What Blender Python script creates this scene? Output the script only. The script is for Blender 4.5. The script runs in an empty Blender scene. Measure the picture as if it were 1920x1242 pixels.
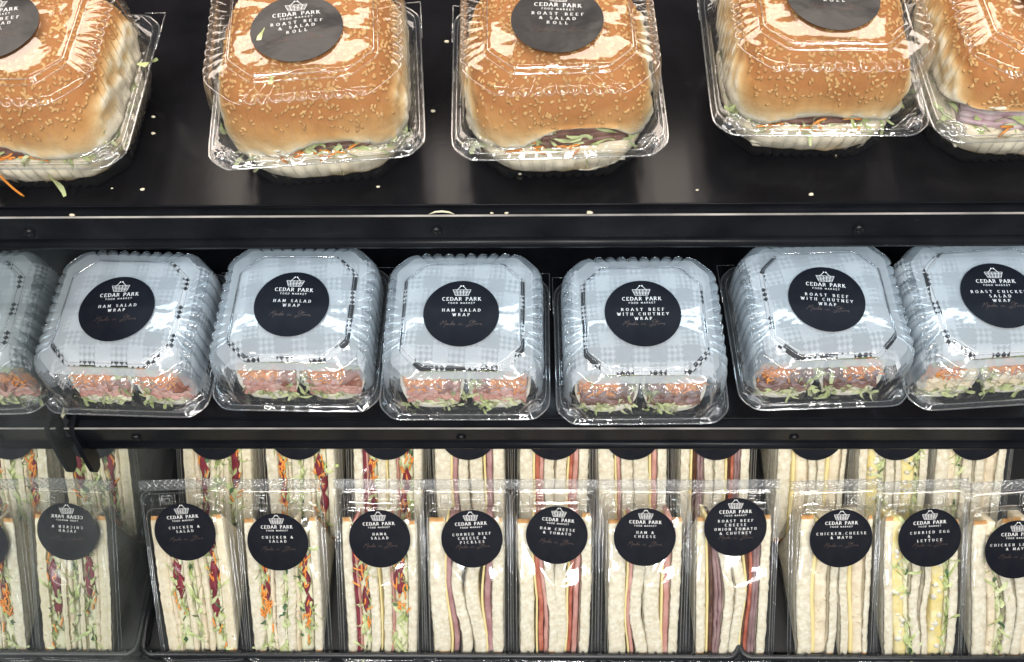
import bpy, math, random
from mathutils import Vector, Matrix, Euler, noise

# ------------------------------------------------------------------ camera, world, lights, exposure
U = 0.0012                       # one drawing unit in metres (a sticker is 50 units = 60 mm across)
CAMZ = 1.65
sc = bpy.context.scene
col = sc.collection
F_PX = 1800.0                    # focal length in photo pixels (photo 1920 x 1242)
PITCH, YAW, ROLL = math.radians(60), math.radians(2.4), math.radians(-2.2)

cam_d = bpy.data.cameras.new("camera")
cam_d.sensor_width = 36.0
cam_d.lens = F_PX / 1920 * 36.0
cam_d.clip_start, cam_d.clip_end = 0.01, 50
cam = bpy.data.objects.new("camera", cam_d)
col.objects.link(cam)
CAMROT = (Euler((0, 0, YAW)).to_matrix() @ Euler((math.pi / 2 - PITCH, 0, 0)).to_matrix() @ Euler((0, 0, ROLL)).to_matrix())
cam.matrix_world = Matrix.Translation((0, 0, CAMZ)) @ CAMROT.to_4x4()
sc.camera = cam

world = bpy.data.worlds.new("World")
sc.world = world
world.use_nodes = True
bg = world.node_tree.nodes["Background"]
bg.inputs[0].default_value = (0.80, 0.90, 1.0, 1)
bg.inputs[1].default_value = 0.17


def P3(x, h, v):                 # drawing units relative to the camera -> world metres
    return Vector((x * U, h * U, CAMZ + v * U))


def area(name, pos, target, sx, sy, power, color):
    d = bpy.data.lights.new(name, 'AREA')
    d.shape = 'RECTANGLE'
    d.size, d.size_y = sx * U, sy * U
    d.energy = power
    d.color = color
    o = bpy.data.objects.new(name, d)
    col.objects.link(o)
    o.location = P3(*pos)
    o.rotation_euler = (P3(*target) - P3(*pos)).to_track_quat('-Z', 'Y').to_euler()
    return o


# the case's own tubes over the top shelf, the shop ceiling, and fill lights added under the shelves
for k, lx in enumerate((-560, -190, 180, 560)):
    area("case_tube_light", (lx, 632, -88), (lx, 352, -450), 300, 110, 1.7, (1.0, 0.86, 0.74))
for lx, lh, lz in ((-420, -480, 640), (60, -520, 640), (560, -480, 640)):
    area("ceiling_light", (lx, lh, lz), (lx * .3, 330, -600), 60, 620, 17, (1.0, 0.97, 0.93))
area("ceiling_light", (0, 420, 1100), (0, 380, -450), 1500, 60, 14, (1.0, 0.95, 0.90))
for lx, lh in ((-620, -2500), (-150, -2750), (330, -2600), (900, -2700)):
    area("ceiling_light", (lx, lh, 480), (lx * .3, 250, -760), 240, 60, 5, (0.97, 0.98, 1.0))
area("row_fill_light", (130, 352, -487), (130, 325, -600), 840, 8, .42, (0.66, 0.85, 1.0))  # cool fill added to brighten the wrap row
area("row_fill_light", (130, 288, -650), (130, 225, -800), 840, 8, 1.2, (1.0, 0.95, 0.86))  # warm fill added to brighten the sandwich row

sc.view_settings.view_transform = 'Standard'
sc.view_settings.look = 'None'
sc.view_settings.exposure = -0.15
sc.view_settings.gamma = 1.0
sc.render.engine = 'CYCLES'
sc.cycles.use_denoising = True
sc.cycles.transparent_max_bounces = 40
sc.cycles.max_bounces = 10
sc.cycles.diffuse_bounces = 3
sc.cycles.glossy_bounces = 5
sc.cycles.transmission_bounces = 4
sc.cycles.sample_clamp_indirect = 6
sc.cycles.caustics_reflective = False
sc.cycles.caustics_refractive = False


def ray(px, py):
    return CAMROT @ Vector(((px - 960) / F_PX, (621 - py) / F_PX, -1.0))


def on_level(px, py, v):         # photo pixel on a horizontal plane v units from the camera's height -> (x, h)
    d = ray(px, py)
    t = v / d.z
    return d.x * t, d.y * t


# ------------------------------------------------------------------ materials
MATS = {}


def nodes_of(name):
    m = bpy.data.materials.new(name)
    m.use_nodes = True
    nt = m.node_tree
    return m, nt, nt.nodes, nt.links


def mat(name, c1, c2=None, rough=0.6, scale=200.0, bump=0.0, bscale=None, c3=None, spec=0.4, detail=4, dist=0.0003, metal=0.0, coat=0.0, sss=0.0):
    m, nt, N, L = nodes_of(name)
    b = N["Principled BSDF"]
    b.inputs["Roughness"].default_value = rough
    b.inputs["Specular IOR Level"].default_value = spec
    b.inputs["Metallic"].default_value = metal
    b.inputs["Coat Weight"].default_value = coat
    if sss:
        b.inputs["Subsurface Weight"].default_value = sss
        b.inputs["Subsurface Radius"].default_value = (0.004, 0.0025, 0.0015)
        b.inputs["Subsurface Scale"].default_value = 1.0
    tc = N.new("ShaderNodeTexCoord")
    if c2 is None:
        b.inputs["Base Color"].default_value = (*c1, 1)
    else:
        n = N.new("ShaderNodeTexNoise")
        n.inputs["Scale"].default_value = scale
        n.inputs["Detail"].default_value = detail
        L.new(tc.outputs["Object"], n.inputs["Vector"])
        r = N.new("ShaderNodeValToRGB")
        r.color_ramp.elements[0].position = 0.34
        r.color_ramp.elements[1].position = 0.66
        r.color_ramp.elements[0].color = (*c1, 1)
        r.color_ramp.elements[1].color = (*c2, 1)
        if c3:
            e = r.color_ramp.elements.new(0.78)
            e.color = (*c3, 1)
        L.new(n.outputs["Fac"], r.inputs["Fac"])
        L.new(r.outputs["Color"], b.inputs["Base Color"])
    if bump:
        n2 = N.new("ShaderNodeTexNoise")
        n2.inputs["Scale"].default_value = bscale or scale * 2
        n2.inputs["Detail"].default_value = 3
        L.new(tc.outputs["Object"], n2.inputs["Vector"])
        bp = N.new("ShaderNodeBump")
        bp.inputs["Strength"].default_value = bump
        bp.inputs["Distance"].default_value = dist
        L.new(n2.outputs["Fac"], bp.inputs["Height"])
        L.new(bp.outputs["Normal"], b.inputs["Normal"])
    MATS[name] = m
    return m


def plastic(name, haze=0.02, gain=0.75, base=0.06, rough=0.06, tint=(0.975, 0.98, 0.985), bump=0.25, bscale=55, hazecol=(0.85, 0.9, 0.95), spotty=False, stretch=None):
    m, nt, N, L = nodes_of(name)
    N.remove(N["Principled BSDF"])
    out = N["Material Output"]
    tr = N.new("ShaderNodeBsdfTransparent")
    tr.inputs[0].default_value = (*tint, 1)
    gl = N.new("ShaderNodeBsdfGlossy")
    gl.inputs["Color"].default_value = (1, 1, 1, 1)
    gl.inputs["Roughness"].default_value = rough
    fr = N.new("ShaderNodeLayerWeight")            # same from both sides of the thin sheet
    fr.inputs["Blend"].default_value = 0.5
    pw = N.new("ShaderNodeMath")
    pw.operation = 'POWER'
    pw.inputs[1].default_value = 4.0
    L.new(fr.outputs["Facing"], pw.inputs[0])
    mul = N.new("ShaderNodeMath")
    mul.operation = 'MULTIPLY_ADD'
    mul.use_clamp = True
    mul.inputs[1].default_value = gain
    mul.inputs[2].default_value = base
    L.new(pw.outputs[0], mul.inputs[0])
    tc = N.new("ShaderNodeTexCoord")
    n = N.new("ShaderNodeTexNoise")
    n.inputs["Scale"].default_value = bscale
    n.inputs["Detail"].default_value = 2 if stretch is None else 0.5
    if stretch is None:
        L.new(tc.outputs["Object"], n.inputs["Vector"])
    else:                                         # creases running along the film
        mp_ = N.new("ShaderNodeMapping")
        mp_.inputs["Scale"].default_value = stretch
        oi = N.new("ShaderNodeObjectInfo")
        L.new(oi.outputs["Location"], mp_.inputs["Location"])
        L.new(tc.outputs["Object"], mp_.inputs["Vector"])
        L.new(mp_.outputs[0], n.inputs["Vector"])
    bp = N.new("ShaderNodeBump")
    bp.inputs["Strength"].default_value = bump
    bp.inputs["Distance"].default_value = 0.003
    L.new(n.outputs["Fac"], bp.inputs["Height"])
    L.new(bp.outputs["Normal"], gl.inputs["Normal"])
    L.new(bp.outputs["Normal"], fr.inputs["Normal"])
    di = N.new("ShaderNodeBsdfDiffuse")
    di.inputs[0].default_value = (*hazecol, 1)
    tl = N.new("ShaderNodeBsdfTranslucent")
    tl.inputs[0].default_value = (*hazecol, 1)
    dm = N.new("ShaderNodeMixShader")
    dm.inputs[0].default_value = 0.45
    L.new(di.outputs[0], dm.inputs[1])
    L.new(tl.outputs[0], dm.inputs[2])
    m1 = N.new("ShaderNodeMixShader")
    m1.inputs[0].default_value = haze
    if spotty:                                    # uneven condensation
        n2 = N.new("ShaderNodeTexNoise")
        n2.inputs["Scale"].default_value = 28
        n2.inputs["Detail"].default_value = 4
        L.new(tc.outputs["Object"], n2.inputs["Vector"])
        mr = N.new("ShaderNodeMapRange")
        mr.inputs[1].default_value, mr.inputs[2].default_value = 0.3, 0.7
        mr.inputs[3].default_value, mr.inputs[4].default_value = haze * 0.55, haze * 1.3
        L.new(n2.outputs["Fac"], mr.inputs[0])
        L.new(mr.outputs[0], m1.inputs[0])
    L.new(tr.outputs[0], m1.inputs[1])
    L.new(dm.outputs[0], m1.inputs[2])
    m2 = N.new("ShaderNodeMixShader")
    L.new(mul.outputs[0], m2.inputs[0])
    L.new(m1.outputs[0], m2.inputs[1])
    L.new(gl.outputs[0], m2.inputs[2])
    L.new(m2.outputs[0], out.inputs["Surface"])
    MATS[name] = m
    return m


plastic("clear_plastic", haze=0.012)
plastic("fogged_plastic", haze=0.72, gain=0.6, spotty=False, hazecol=(0.63, 0.69, 0.735))
plastic("wall_plastic", haze=0.05, gain=0.7, hazecol=(0.80, 0.88, 0.95))
plastic("side_plastic", haze=0.55, gain=0.7, base=0.07, spotty=True, hazecol=(0.58, 0.66, 0.72))
plastic("shoulder_plastic", haze=0.20, gain=0.7, base=0.07, hazecol=(0.80, 0.88, 0.95))
plastic("rim_plastic", haze=0.08, gain=0.9, base=0.20, rough=0.10, bump=0.1)
plastic("wedge_plastic", haze=0.012, gain=0.7, base=0.05, rough=0.05, bump=0.7, bscale=30, stretch=(1.0, 0.16, 0.16))
plastic("tray_plastic", haze=0.008, gain=0.28, base=0.022, rough=0.08, bump=0.3, bscale=70)

mat("black_deck", (0.004, 0.004, 0.005), (0.010, 0.010, 0.012), rough=0.17, scale=14, bump=0.10, bscale=300, spec=0.13)
mat("black_paint", (0.006, 0.007, 0.009), (0.011, 0.012, 0.015), rough=0.26, scale=30, bump=0.04, bscale=90, spec=0.12)
mat("dark_wall", (0.006, 0.006, 0.007), rough=0.6)
mat("pale_edge", (0.42, 0.40, 0.38), (0.16, 0.155, 0.15), rough=0.35, scale=18)
mat("screw_metal", (0.02, 0.02, 0.022), rough=0.25, metal=0.6)
mat("wire_black", (0.010, 0.011, 0.013), rough=0.3, spec=0.5)
mat("sticker_black", (0.006, 0.007, 0.011), (0.009, 0.010, 0.014), rough=0.42, scale=60, bump=0.22, bscale=26, dist=0.002, spec=0.09)
mat("sticker_sheen", (0.012, 0.012, 0.013), (0.018, 0.018, 0.019), rough=0.36, scale=60, bump=0.5, bscale=34, dist=0.003, spec=0.32)
mat("print_white", (0.72, 0.72, 0.72), rough=0.5)
mat("print_copper", (0.085, 0.055, 0.046), rough=0.35, metal=0.3)
mat("crumb", (0.60, 0.54, 0.40), (0.76, 0.72, 0.59), c3=(0.80, 0.77, 0.66), rough=0.9, scale=230, bump=0.9, bscale=420, dist=0.0007, spec=0.1, sss=0.15)
mat("grain_crumb", (0.66, 0.58, 0.40), (0.76, 0.70, 0.54), rough=0.9, scale=170, bump=0.9, bscale=420, dist=0.0007, spec=0.1, c3=(0.42, 0.27, 0.12))
mat("crust", (0.50, 0.24, 0.08), (0.66, 0.38, 0.15), rough=0.7, scale=90, bump=0.3, spec=0.2)
mat("seed", (0.42, 0.22, 0.075), (0.60, 0.37, 0.15), rough=0.5, scale=90, spec=0.3)
mat("lettuce", (0.40, 0.48, 0.17), (0.63, 0.67, 0.39), rough=0.5, scale=55, c3=(0.74, 0.76, 0.50), bump=0.2)
mat("lettuce_pale", (0.66, 0.65, 0.43), (0.78, 0.75, 0.57), rough=0.5, scale=60, c3=(0.42, 0.55, 0.18), bump=0.2)
mat("spinach", (0.030, 0.075, 0.030), (0.07, 0.15, 0.05), rough=0.45, scale=60)
mat("carrot", (0.78, 0.24, 0.030), (0.86, 0.36, 0.07), rough=0.5, scale=120, bump=0.2)
mat("beetroot", (0.13, 0.010, 0.020), (0.26, 0.03, 0.05), rough=0.3, scale=70, c3=(0.42, 0.08, 0.09))
mat("tomato", (0.34, 0.075, 0.04), (0.52, 0.19, 0.12), rough=0.3, scale=90)
mat("ham", (0.46, 0.21, 0.17), (0.60, 0.34, 0.29), rough=0.45, scale=70, bump=0.15)
mat("ham_pale", (0.52, 0.30, 0.25), (0.64, 0.44, 0.38), rough=0.45, scale=70, bump=0.15)
mat("cured_fold", (0.26, 0.09, 0.055), (0.42, 0.19, 0.12), rough=0.45, scale=90, bump=0.3)
mat("roast_beef", (0.13, 0.058, 0.040), (0.26, 0.135, 0.10), rough=0.5, scale=85, c3=(0.36, 0.22, 0.18), bump=0.4)
mat("corned_beef", (0.30, 0.14, 0.14), (0.46, 0.28, 0.27), rough=0.5, scale=75, bump=0.2)
mat("beef_slice", (0.20, 0.12, 0.12), (0.34, 0.22, 0.22), rough=0.45, scale=70, bump=0.2)
mat("chutney", (0.055, 0.022, 0.012), (0.12, 0.045, 0.02), rough=0.25, scale=80)
mat("cheese", (0.76, 0.63, 0.27), (0.80, 0.68, 0.34), rough=0.5, scale=40)
mat("chicken_mayo", (0.66, 0.55, 0.38), (0.78, 0.70, 0.53), rough=0.6, scale=130, bump=0.7, bscale=260, dist=0.0009, c3=(0.60, 0.42, 0.27))
mat("egg_mash", (0.72, 0.58, 0.20), (0.78, 0.71, 0.44), rough=0.5, scale=75, bump=0.5, bscale=190, dist=0.0009, c3=(0.84, 0.82, 0.70))
mat("egg_white", (0.72, 0.69, 0.55), (0.79, 0.76, 0.65), rough=0.4, scale=60)
mat("onion", (0.60, 0.52, 0.50), (0.42, 0.22, 0.28), rough=0.3, scale=60)
mat("tortilla", (0.74, 0.70, 0.58), (0.80, 0.77, 0.67), rough=0.7, scale=60, bump=0.2, c3=(0.64, 0.50, 0.30))
mat("bread_crumb", (0.72, 0.66, 0.50), rough=0.9)


def bun_material():
    m, nt, N, L = nodes_of("bun_crust")
    b = N["Principled BSDF"]
    b.inputs["Roughness"].default_value = 0.68
    b.inputs["Specular IOR Level"].default_value = 0.16
    at = N.new("ShaderNodeAttribute")
    at.attribute_name = "bake"
    tc = N.new("ShaderNodeTexCoord")
    n = N.new("ShaderNodeTexNoise")
    n.inputs["Scale"].default_value = 24
    n.inputs["Detail"].default_value = 6
    n.inputs["Roughness"].default_value = 0.65
    L.new(tc.outputs["Object"], n.inputs["Vector"])
    ad = N.new("ShaderNodeMath")
    ad.operation = 'MULTIPLY_ADD'
    ad.inputs[1].default_value = 0.50
    L.new(n.outputs["Fac"], ad.inputs[0])
    L.new(at.outputs["Fac"], ad.inputs[2])
    r = N.new("ShaderNodeValToRGB")
    els = r.color_ramp.elements
    els[0].position, els[0].color = 0.18, (0.80, 0.73, 0.57, 1)
    els[1].position, els[1].color = 1.12 / 1.34, (0.36, 0.150, 0.045, 1)
    for p, c in ((0.30, (0.77, 0.69, 0.52)), (0.37, (0.69, 0.53, 0.30)), (0.52, (0.58, 0.365, 0.16)), (0.68, (0.47, 0.245, 0.085))):
        e = els.new(p)
        e.color = (*c, 1)
    L.new(ad.outputs[0], r.inputs["Fac"])
    L.new(r.outputs["Color"], b.inputs["Base Color"])
    n2 = N.new("ShaderNodeTexNoise")
    n2.inputs["Scale"].default_value = 230
    n2.inputs["Detail"].default_value = 4
    L.new(tc.outputs["Object"], n2.inputs["Vector"])
    bp = N.new("ShaderNodeBump")
    bp.inputs["Strength"].default_value = 0.6
    bp.inputs["Distance"].default_value = 0.0008
    L.new(n2.outputs["Fac"], bp.inputs["Height"])
    L.new(bp.outputs["Normal"], b.inputs["Normal"])
    MATS["bun_crust"] = m


bun_material()


def paper_material():                            # white deli paper printed with a black gingham
    m, nt, N, L = nodes_of("gingham_paper")
    b = N["Principled BSDF"]
    b.inputs["Roughness"].default_value = 0.7
    uv = N.new("ShaderNodeUVMap")
    uv.uv_map = "uv"
    sp = N.new("ShaderNodeSeparateXYZ")
    L.new(uv.outputs[0], sp.inputs[0])

    def mth(op, a, bb=None):
        k = N.new("ShaderNodeMath")
        k.operation = op
        for i, s in enumerate((a, bb)):
            if s is None:
                continue
            if isinstance(s, (int, float)):
                k.inputs[i].default_value = s
            else:
                L.new(s, k.inputs[i])
        return k.outputs[0]
    per = 22.0
    su = mth('LESS_THAN', mth('FRACT', mth('DIVIDE', sp.outputs[0], per)), 0.5)
    sv = mth('LESS_THAN', mth('FRACT', mth('DIVIDE', sp.outputs[1], per)), 0.5)
    both = mth('MULTIPLY', su, sv)
    one = mth('ABSOLUTE', mth('SUBTRACT', su, sv))
    ck = N.new("ShaderNodeTexChecker")           # small diamonds in the half-tone squares
    rot = N.new("ShaderNodeMapping")
    rot.inputs["Rotation"].default_value = (0, 0, math.radians(45))
    L.new(uv.outputs[0], rot.inputs[0])
    L.new(rot.outputs[0], ck.inputs["Vector"])
    ck.inputs["Scale"].default_value = 1 / 2.59
    dia = mth('MULTIPLY', one, ck.outputs["Fac"])
    ink = mth('MINIMUM', mth('ADD', both, dia), 1.0)
    mx = N.new("ShaderNodeMixRGB")
    mx.inputs[1].default_value = (0.78, 0.80, 0.82, 1)
    mx.inputs[2].default_value = (0.035, 0.036, 0.04, 1)
    L.new(ink, mx.inputs[0])
    L.new(mx.outputs[0], b.inputs["Base Color"])
    MATS["gingham_paper"] = m


paper_material()


def mirror_material():                           # smeared mirror panel
    m, nt, N, L = nodes_of("smeared_mirror")
    N.remove(N["Principled BSDF"])
    gl = N.new("ShaderNodeBsdfGlossy")
    gl.inputs["Color"].default_value = (0.84, 0.88, 0.86, 1)
    gl.inputs["Roughness"].default_value = 0.012
    di = N.new("ShaderNodeBsdfDiffuse")
    di.inputs[0].default_value = (0.42, 0.46, 0.46, 1)
    mx = N.new("ShaderNodeMixShader")
    tc = N.new("ShaderNodeTexCoord")
    n = N.new("ShaderNodeTexNoise")
    n.inputs["Scale"].default_value = 12
    n.inputs["Detail"].default_value = 3
    L.new(tc.outputs["Object"], n.inputs["Vector"])
    mr = N.new("ShaderNodeMapRange")
    mr.inputs[1].default_value, mr.inputs[2].default_value = 0.35, 0.7
    mr.inputs[3].default_value, mr.inputs[4].default_value = 0.07, 0.20
    L.new(n.outputs["Fac"], mr.inputs[0])
    L.new(mr.outputs[0], mx.inputs[0])
    L.new(gl.outputs[0], mx.inputs[1])
    L.new(di.outputs[0], mx.inputs[2])
    L.new(mx.outputs[0], N["Material Output"].inputs["Surface"])
    MATS["smeared_mirror"] = m


mirror_material()


# ------------------------------------------------------------------ mesh helpers (all in drawing units)
class MB:
    def __init__(self):
        self.v, self.f, self.m = [], [], []
        self.uv = None
        self.bake = None

    def add(self, verts, faces, mi=0):
        o = len(self.v)
        self.v += [tuple(p) for p in verts]
        self.f += [tuple(i + o for i in f) for f in faces]
        self.m += [mi] * len(faces)
        return o

    def box(self, x0, x1, y0, y1, z0, z1, mi=0):
        vs = [(x, y, z) for z in (z0, z1) for y in (y0, y1) for x in (x0, x1)]
        self.add(vs, [(0, 2, 3, 1), (4, 5, 7, 6), (0, 1, 5, 4), (2, 6, 7, 3), (0, 4, 6, 2), (1, 3, 7, 5)], mi)

    def grid(self, fn, nu, nv, mi=0, closed=False):
        vs = [fn(i, j) for j in range(nv) for i in range(nu)]
        fs = []
        for j in range(nv - 1):
            for i in range(nu if closed else nu - 1):
                k = (i + 1) % nu
                fs.append((j * nu + i, j * nu + k, (j + 1) * nu + k, (j + 1) * nu + i))
        return self.add(vs, fs, mi)

    def tube(self, path, r, n=6, closed=False, mi=0, flat=1.0):
        pts = [Vector(p) for p in path]
        vs, fs = [], []
        m = len(pts)
        up = Vector((0.13, 0.27, 0.95))
        for i, p in enumerate(pts):
            if closed:
                t = pts[(i + 1) % m] - pts[i - 1]
            else:
                t = pts[min(i + 1, m - 1)] - pts[max(i - 1, 0)]
            t.normalize()
            a = t.cross(up)
            if a.length < 1e-4:
                a = t.cross(Vector((1, 0, 0)))
            a.normalize()
            b = a.cross(t)
            rr = r[i] if isinstance(r, (list, tuple)) else r
            for k in range(n):
                an = 2 * math.pi * k / n
                vs.append(p + a * math.cos(an) * rr + b * math.sin(an) * rr * flat)
        for i in range(m if closed else m - 1):
            i2 = (i + 1) % m
            for k in range(n):
                k2 = (k + 1) % n
                fs.append((i * n + k, i * n + k2, i2 * n + k2, i2 * n + k))
        if not closed:
            fs.append(tuple(range(n))[::-1])
            fs.append(tuple((m - 1) * n + k for k in range(n)))
        self.add(vs, fs, mi)

    def build(self, name, mats, parent=None, smooth=True, bevel=0):
        me = bpy.data.meshes.new(name)
        me.from_pydata([(x * U, y * U, z * U) for x, y, z in self.v], [], self.f)
        for mm in (mats if isinstance(mats, (list, tuple)) else [mats]):
            me.materials.append(MATS[mm])
        me.polygons.foreach_set("material_index", self.m)
        me.polygons.foreach_set("use_smooth", [smooth] * len(self.f))
        if self.uv:
            lay = me.uv_layers.new(name="uv")
            for lp in me.loops:
                lay.data[lp.index].uv = self.uv[lp.vertex_index]
        if self.bake:
            at = me.attributes.new("bake", 'FLOAT', 'POINT')
            at.data.foreach_set("value", self.bake)
        me.update()
        o = bpy.data.objects.new(name, me)
        col.objects.link(o)
        if parent:
            o.parent = parent
        if bevel:
            bv = o.modifiers.new("bevel", 'BEVEL')
            bv.width = bevel * U
            bv.segments = 2
            bv.limit_method = 'ANGLE'
        return o


def empty(name, loc, rz=0.0, rot=None):
    o = bpy.data.objects.new(name, None)
    o.empty_display_size = 0.02
    col.objects.link(o)
    o.location = loc
    o.rotation_euler = rot if rot is not None else (0, 0, rz)
    return o


def tag(o, label, cat, group=None, kind=None):
    o["label"] = label
    o["category"] = cat
    if group:
        o["group"] = group
    if kind:
        o["kind"] = kind
    return o


def nz(x, y, z=0.0):
    return noise.noise(Vector((x, y, z)))


# ------------------------------------------------------------------ lettering: a small serif stroke face
def arc(cx, cy, rx, ry, a0, a1, n=8):
    return [(cx + rx * math.cos(math.radians(a0 + (a1 - a0) * i / n)), cy + ry * math.sin(math.radians(a0 + (a1 - a0) * i / n))) for i in range(n + 1)]


GL = {
    'A': (.84, [[(.02, 0), (.40, 1)], [(.40, 1), (.82, 0)], [(.16, .34), (.68, .34)]]),
    'B': (.70, [[(.12, 0), (.12, 1)], [(.0, 1)] + arc(.36, .76, .24, .24, 90, -90), [(.0, .52)] + arc(.38, .26, .28, .26, 90, -90) + [(.0, 0)]]),
    'C': (.78, [arc(.44, .5, .40, .5, 48, 312, 14)]),
    'D': (.82, [[(.12, 0), (.12, 1)], [(.0, 1)] + arc(.32, .5, .46, .5, 90, -90, 12) + [(.0, 0)]]),
    'E': (.68, [[(.12, 0), (.12, 1)], [(.0, 1), (.60, 1), (.62, .8)], [(.12, .52), (.48, .52)], [(.0, 0), (.62, 0), (.65, .22)]]),
    'F': (.64, [[(.12, 0), (.12, 1)], [(.0, 1), (.60, 1), (.62, .8)], [(.12, .52), (.48, .52)]]),
    'G': (.82, [arc(.44, .5, .40, .5, 48, 300, 14) + [(.74, .12), (.74, .44)], [(.54, .44), (.84, .44)]]),
    'H': (.86, [[(.14, 0), (.14, 1)], [(.72, 0), (.72, 1)], [(.14, .52), (.72, .52)]]),
    'I': (.34, [[(.17, 0), (.17, 1)]]),
    'K': (.82, [[(.14, 0), (.14, 1)], [(.14, .42), (.68, 1)], [(.32, .58), (.74, 0)]]),
    'L': (.64, [[(.12, 0), (.12, 1)], [(.0, 0), (.58, 0), (.61, .24)]]),
    'M': (1.0, [[(.12, 0), (.14, 1)], [(.14, 1), (.50, .12)], [(.50, .12), (.86, 1)], [(.86, 1), (.88, 0)]]),
    'N': (.88, [[(.14, 0), (.14, 1)], [(.14, 1), (.74, 0)], [(.74, 0), (.74, 1)]]),
    'O': (.88, [arc(.44, .5, .39, .5, 90, 450, 20)]),
    'P': (.66, [[(.12, 0), (.12, 1)], [(.0, 1)] + arc(.34, .73, .27, .27, 90, -90) + [(.12, .46)]]),
    'R': (.80, [[(.12, 0), (.12, 1)], [(.0, 1)] + arc(.34, .75, .26, .25, 90, -90) + [(.12, .5)], [(.36, .5), (.74, 0)]]),
    'S': (.64, [arc(.32, .75, .25, .25, 30, 270, 10) + arc(.32, .25, .27, .25, 90, -150, 10)]),
    'T': (.76, [[(.38, 0), (.38, 1)], [(.02, .8), (.04, 1), (.72, 1), (.74, .8)]]),
    'U': (.86, [[(.14, 1), (.14, .36)] + arc(.43, .36, .29, .36, 180, 360, 10) + [(.72, 1)]]),
    'W': (1.12, [[(.04, 1), (.30, 0)], [(.30, 0), (.56, .95)], [(.56, .95), (.82, 0)], [(.82, 0), (1.08, 1)]]),
    'Y': (.80, [[(.04, 1), (.40, .48)], [(.76, 1), (.40, .48)], [(.40, .48), (.40, 0)]]),
    '&': (.90, [[(.82, .0), (.24, .74)] + arc(.40, .80, .16, .18, 180, 0, 8) + [(.40, .52)] + arc(.32, .26, .27, .26, 90, 300, 10) + [(.60, .12), (.76, .46)]]),
    ',': (.30, [[(.16, .08), (.08, -.16)]]),
    ' ': (.42, []),
}


def strip2d(path, t0, t1, closed=False):
    """ribbon quads for a 2-D polyline; thick on verticals, thin on horizontals"""
    vs, fs = [], []
    n = len(path)
    for i in range(n):
        a, b = path[max(i - 1, 0)], path[min(i + 1, n - 1)]
        dx, dy = b[0] - a[0], b[1] - a[1]
        l = math.hypot(dx, dy) or 1
        t = (t0 + (t1 - t0) * abs(dy) / l) / 2
        vs += [(path[i][0] - dy / l * t, path[i][1] + dx / l * t), (path[i][0] + dy / l * t, path[i][1] - dx / l * t)]
    for i in range(n - 1):
        fs.append((2 * i, 2 * i + 1, 2 * i + 3, 2 * i + 2))
    return vs, fs


def text_line(mb, s, cap, width, cx, base, z, serif=True, thin=.08, thick=.17):
    adv = sum(GL[c][0] for c in s)
    gap = (width / cap - adv) / max(len(s) - 1, 1)
    x = cx - width / 2
    for c in s:
        w, strokes = GL[c]
        todo = list(strokes)
        if serif:
            for st in strokes:
                for e, nb in ((st[0], st[1]), (st[-1], st[-2])):
                    if (abs(e[1]) < .02 or abs(e[1] - 1) < .02) and abs(nb[1] - e[1]) > abs(nb[0] - e[0]) * 1.1 and abs(nb[1] - e[1]) > .5:
                        todo.append([(e[0] - .16, e[1]), (e[0] + .16, e[1])])
        for k, st in enumerate(todo):
            vs, fs = strip2d(st, thin, thick)
            mb.add([(x + a * cap, base + b * cap, z + .003 * (k % 5)) for a, b in vs], fs)
        x += (w + gap) * cap


SCRIPT = [  # "Made in Store", one pen, loose hand
    [(0, .05), (.5, .9), (1.2, 2.6), (1.5, 3.2), (1.55, 2.2), (1.7, 1.0), (2.3, 2.4), (3.1, 3.6), (3.2, 2.2), (3.0, .8), (2.7, -.9), (2.6, -1.3)],
    [(4.4, 1.3), (3.8, 1.4), (3.5, .7), (3.9, .2), (4.5, .9), (4.6, 1.3), (4.6, .4), (5.0, .3), (5.7, .9)],
    [(6.4, 1.2), (5.8, 1.3), (5.5, .6), (6.0, .2), (6.5, 1.0), (7.0, 3.2), (6.7, 1.2), (6.8, .3), (7.4, .5)],
    [(7.4, .7), (8.2, 1.2), (7.9, 1.5), (7.5, .8), (7.9, .2), (8.8, .6)],
    [(10.6, 1.2), (10.5, .4), (11.0, .3), (11.5, 1.2), (11.5, .3), (12.0, 1.2), (12.4, 1.0), (12.4, .3), (13.0, .3)],
    [(10.8, 1.9), (10.9, 2.0)],
    [(18.6, 3.2), (17.6, 3.6), (16.4, 2.9), (16.6, 2.1), (17.6, 1.4), (17.4, .2), (16.2, -.9), (15.2, -.8), (15.4, .1), (16.8, .6)],
    [(18.4, 1.8), (19.0, 2.6), (19.3, 3.4), (18.6, .6), (18.2, -.6)], [(17.8, 2.1), (20.2, 2.5)],
    [(20.3, 1.2), (19.6, .8), (19.9, .2), (20.6, .6), (20.4, 1.2), (21.2, 1.0)],
    [(21.3, 1.2), (21.6, 1.0), (21.5, .2), (21.8, .9), (22.5, 1.2)],
    [(22.9, .6), (23.7, 1.1), (23.2, 1.4), (22.9, .7), (23.3, .2), (24.2, .5)],
]


def bend(seed, amp):
    def fn(x, y):
        return amp * nz(x * .045 + seed * 7.1, y * .045, seed) if amp else 0.0
    return fn


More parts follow.
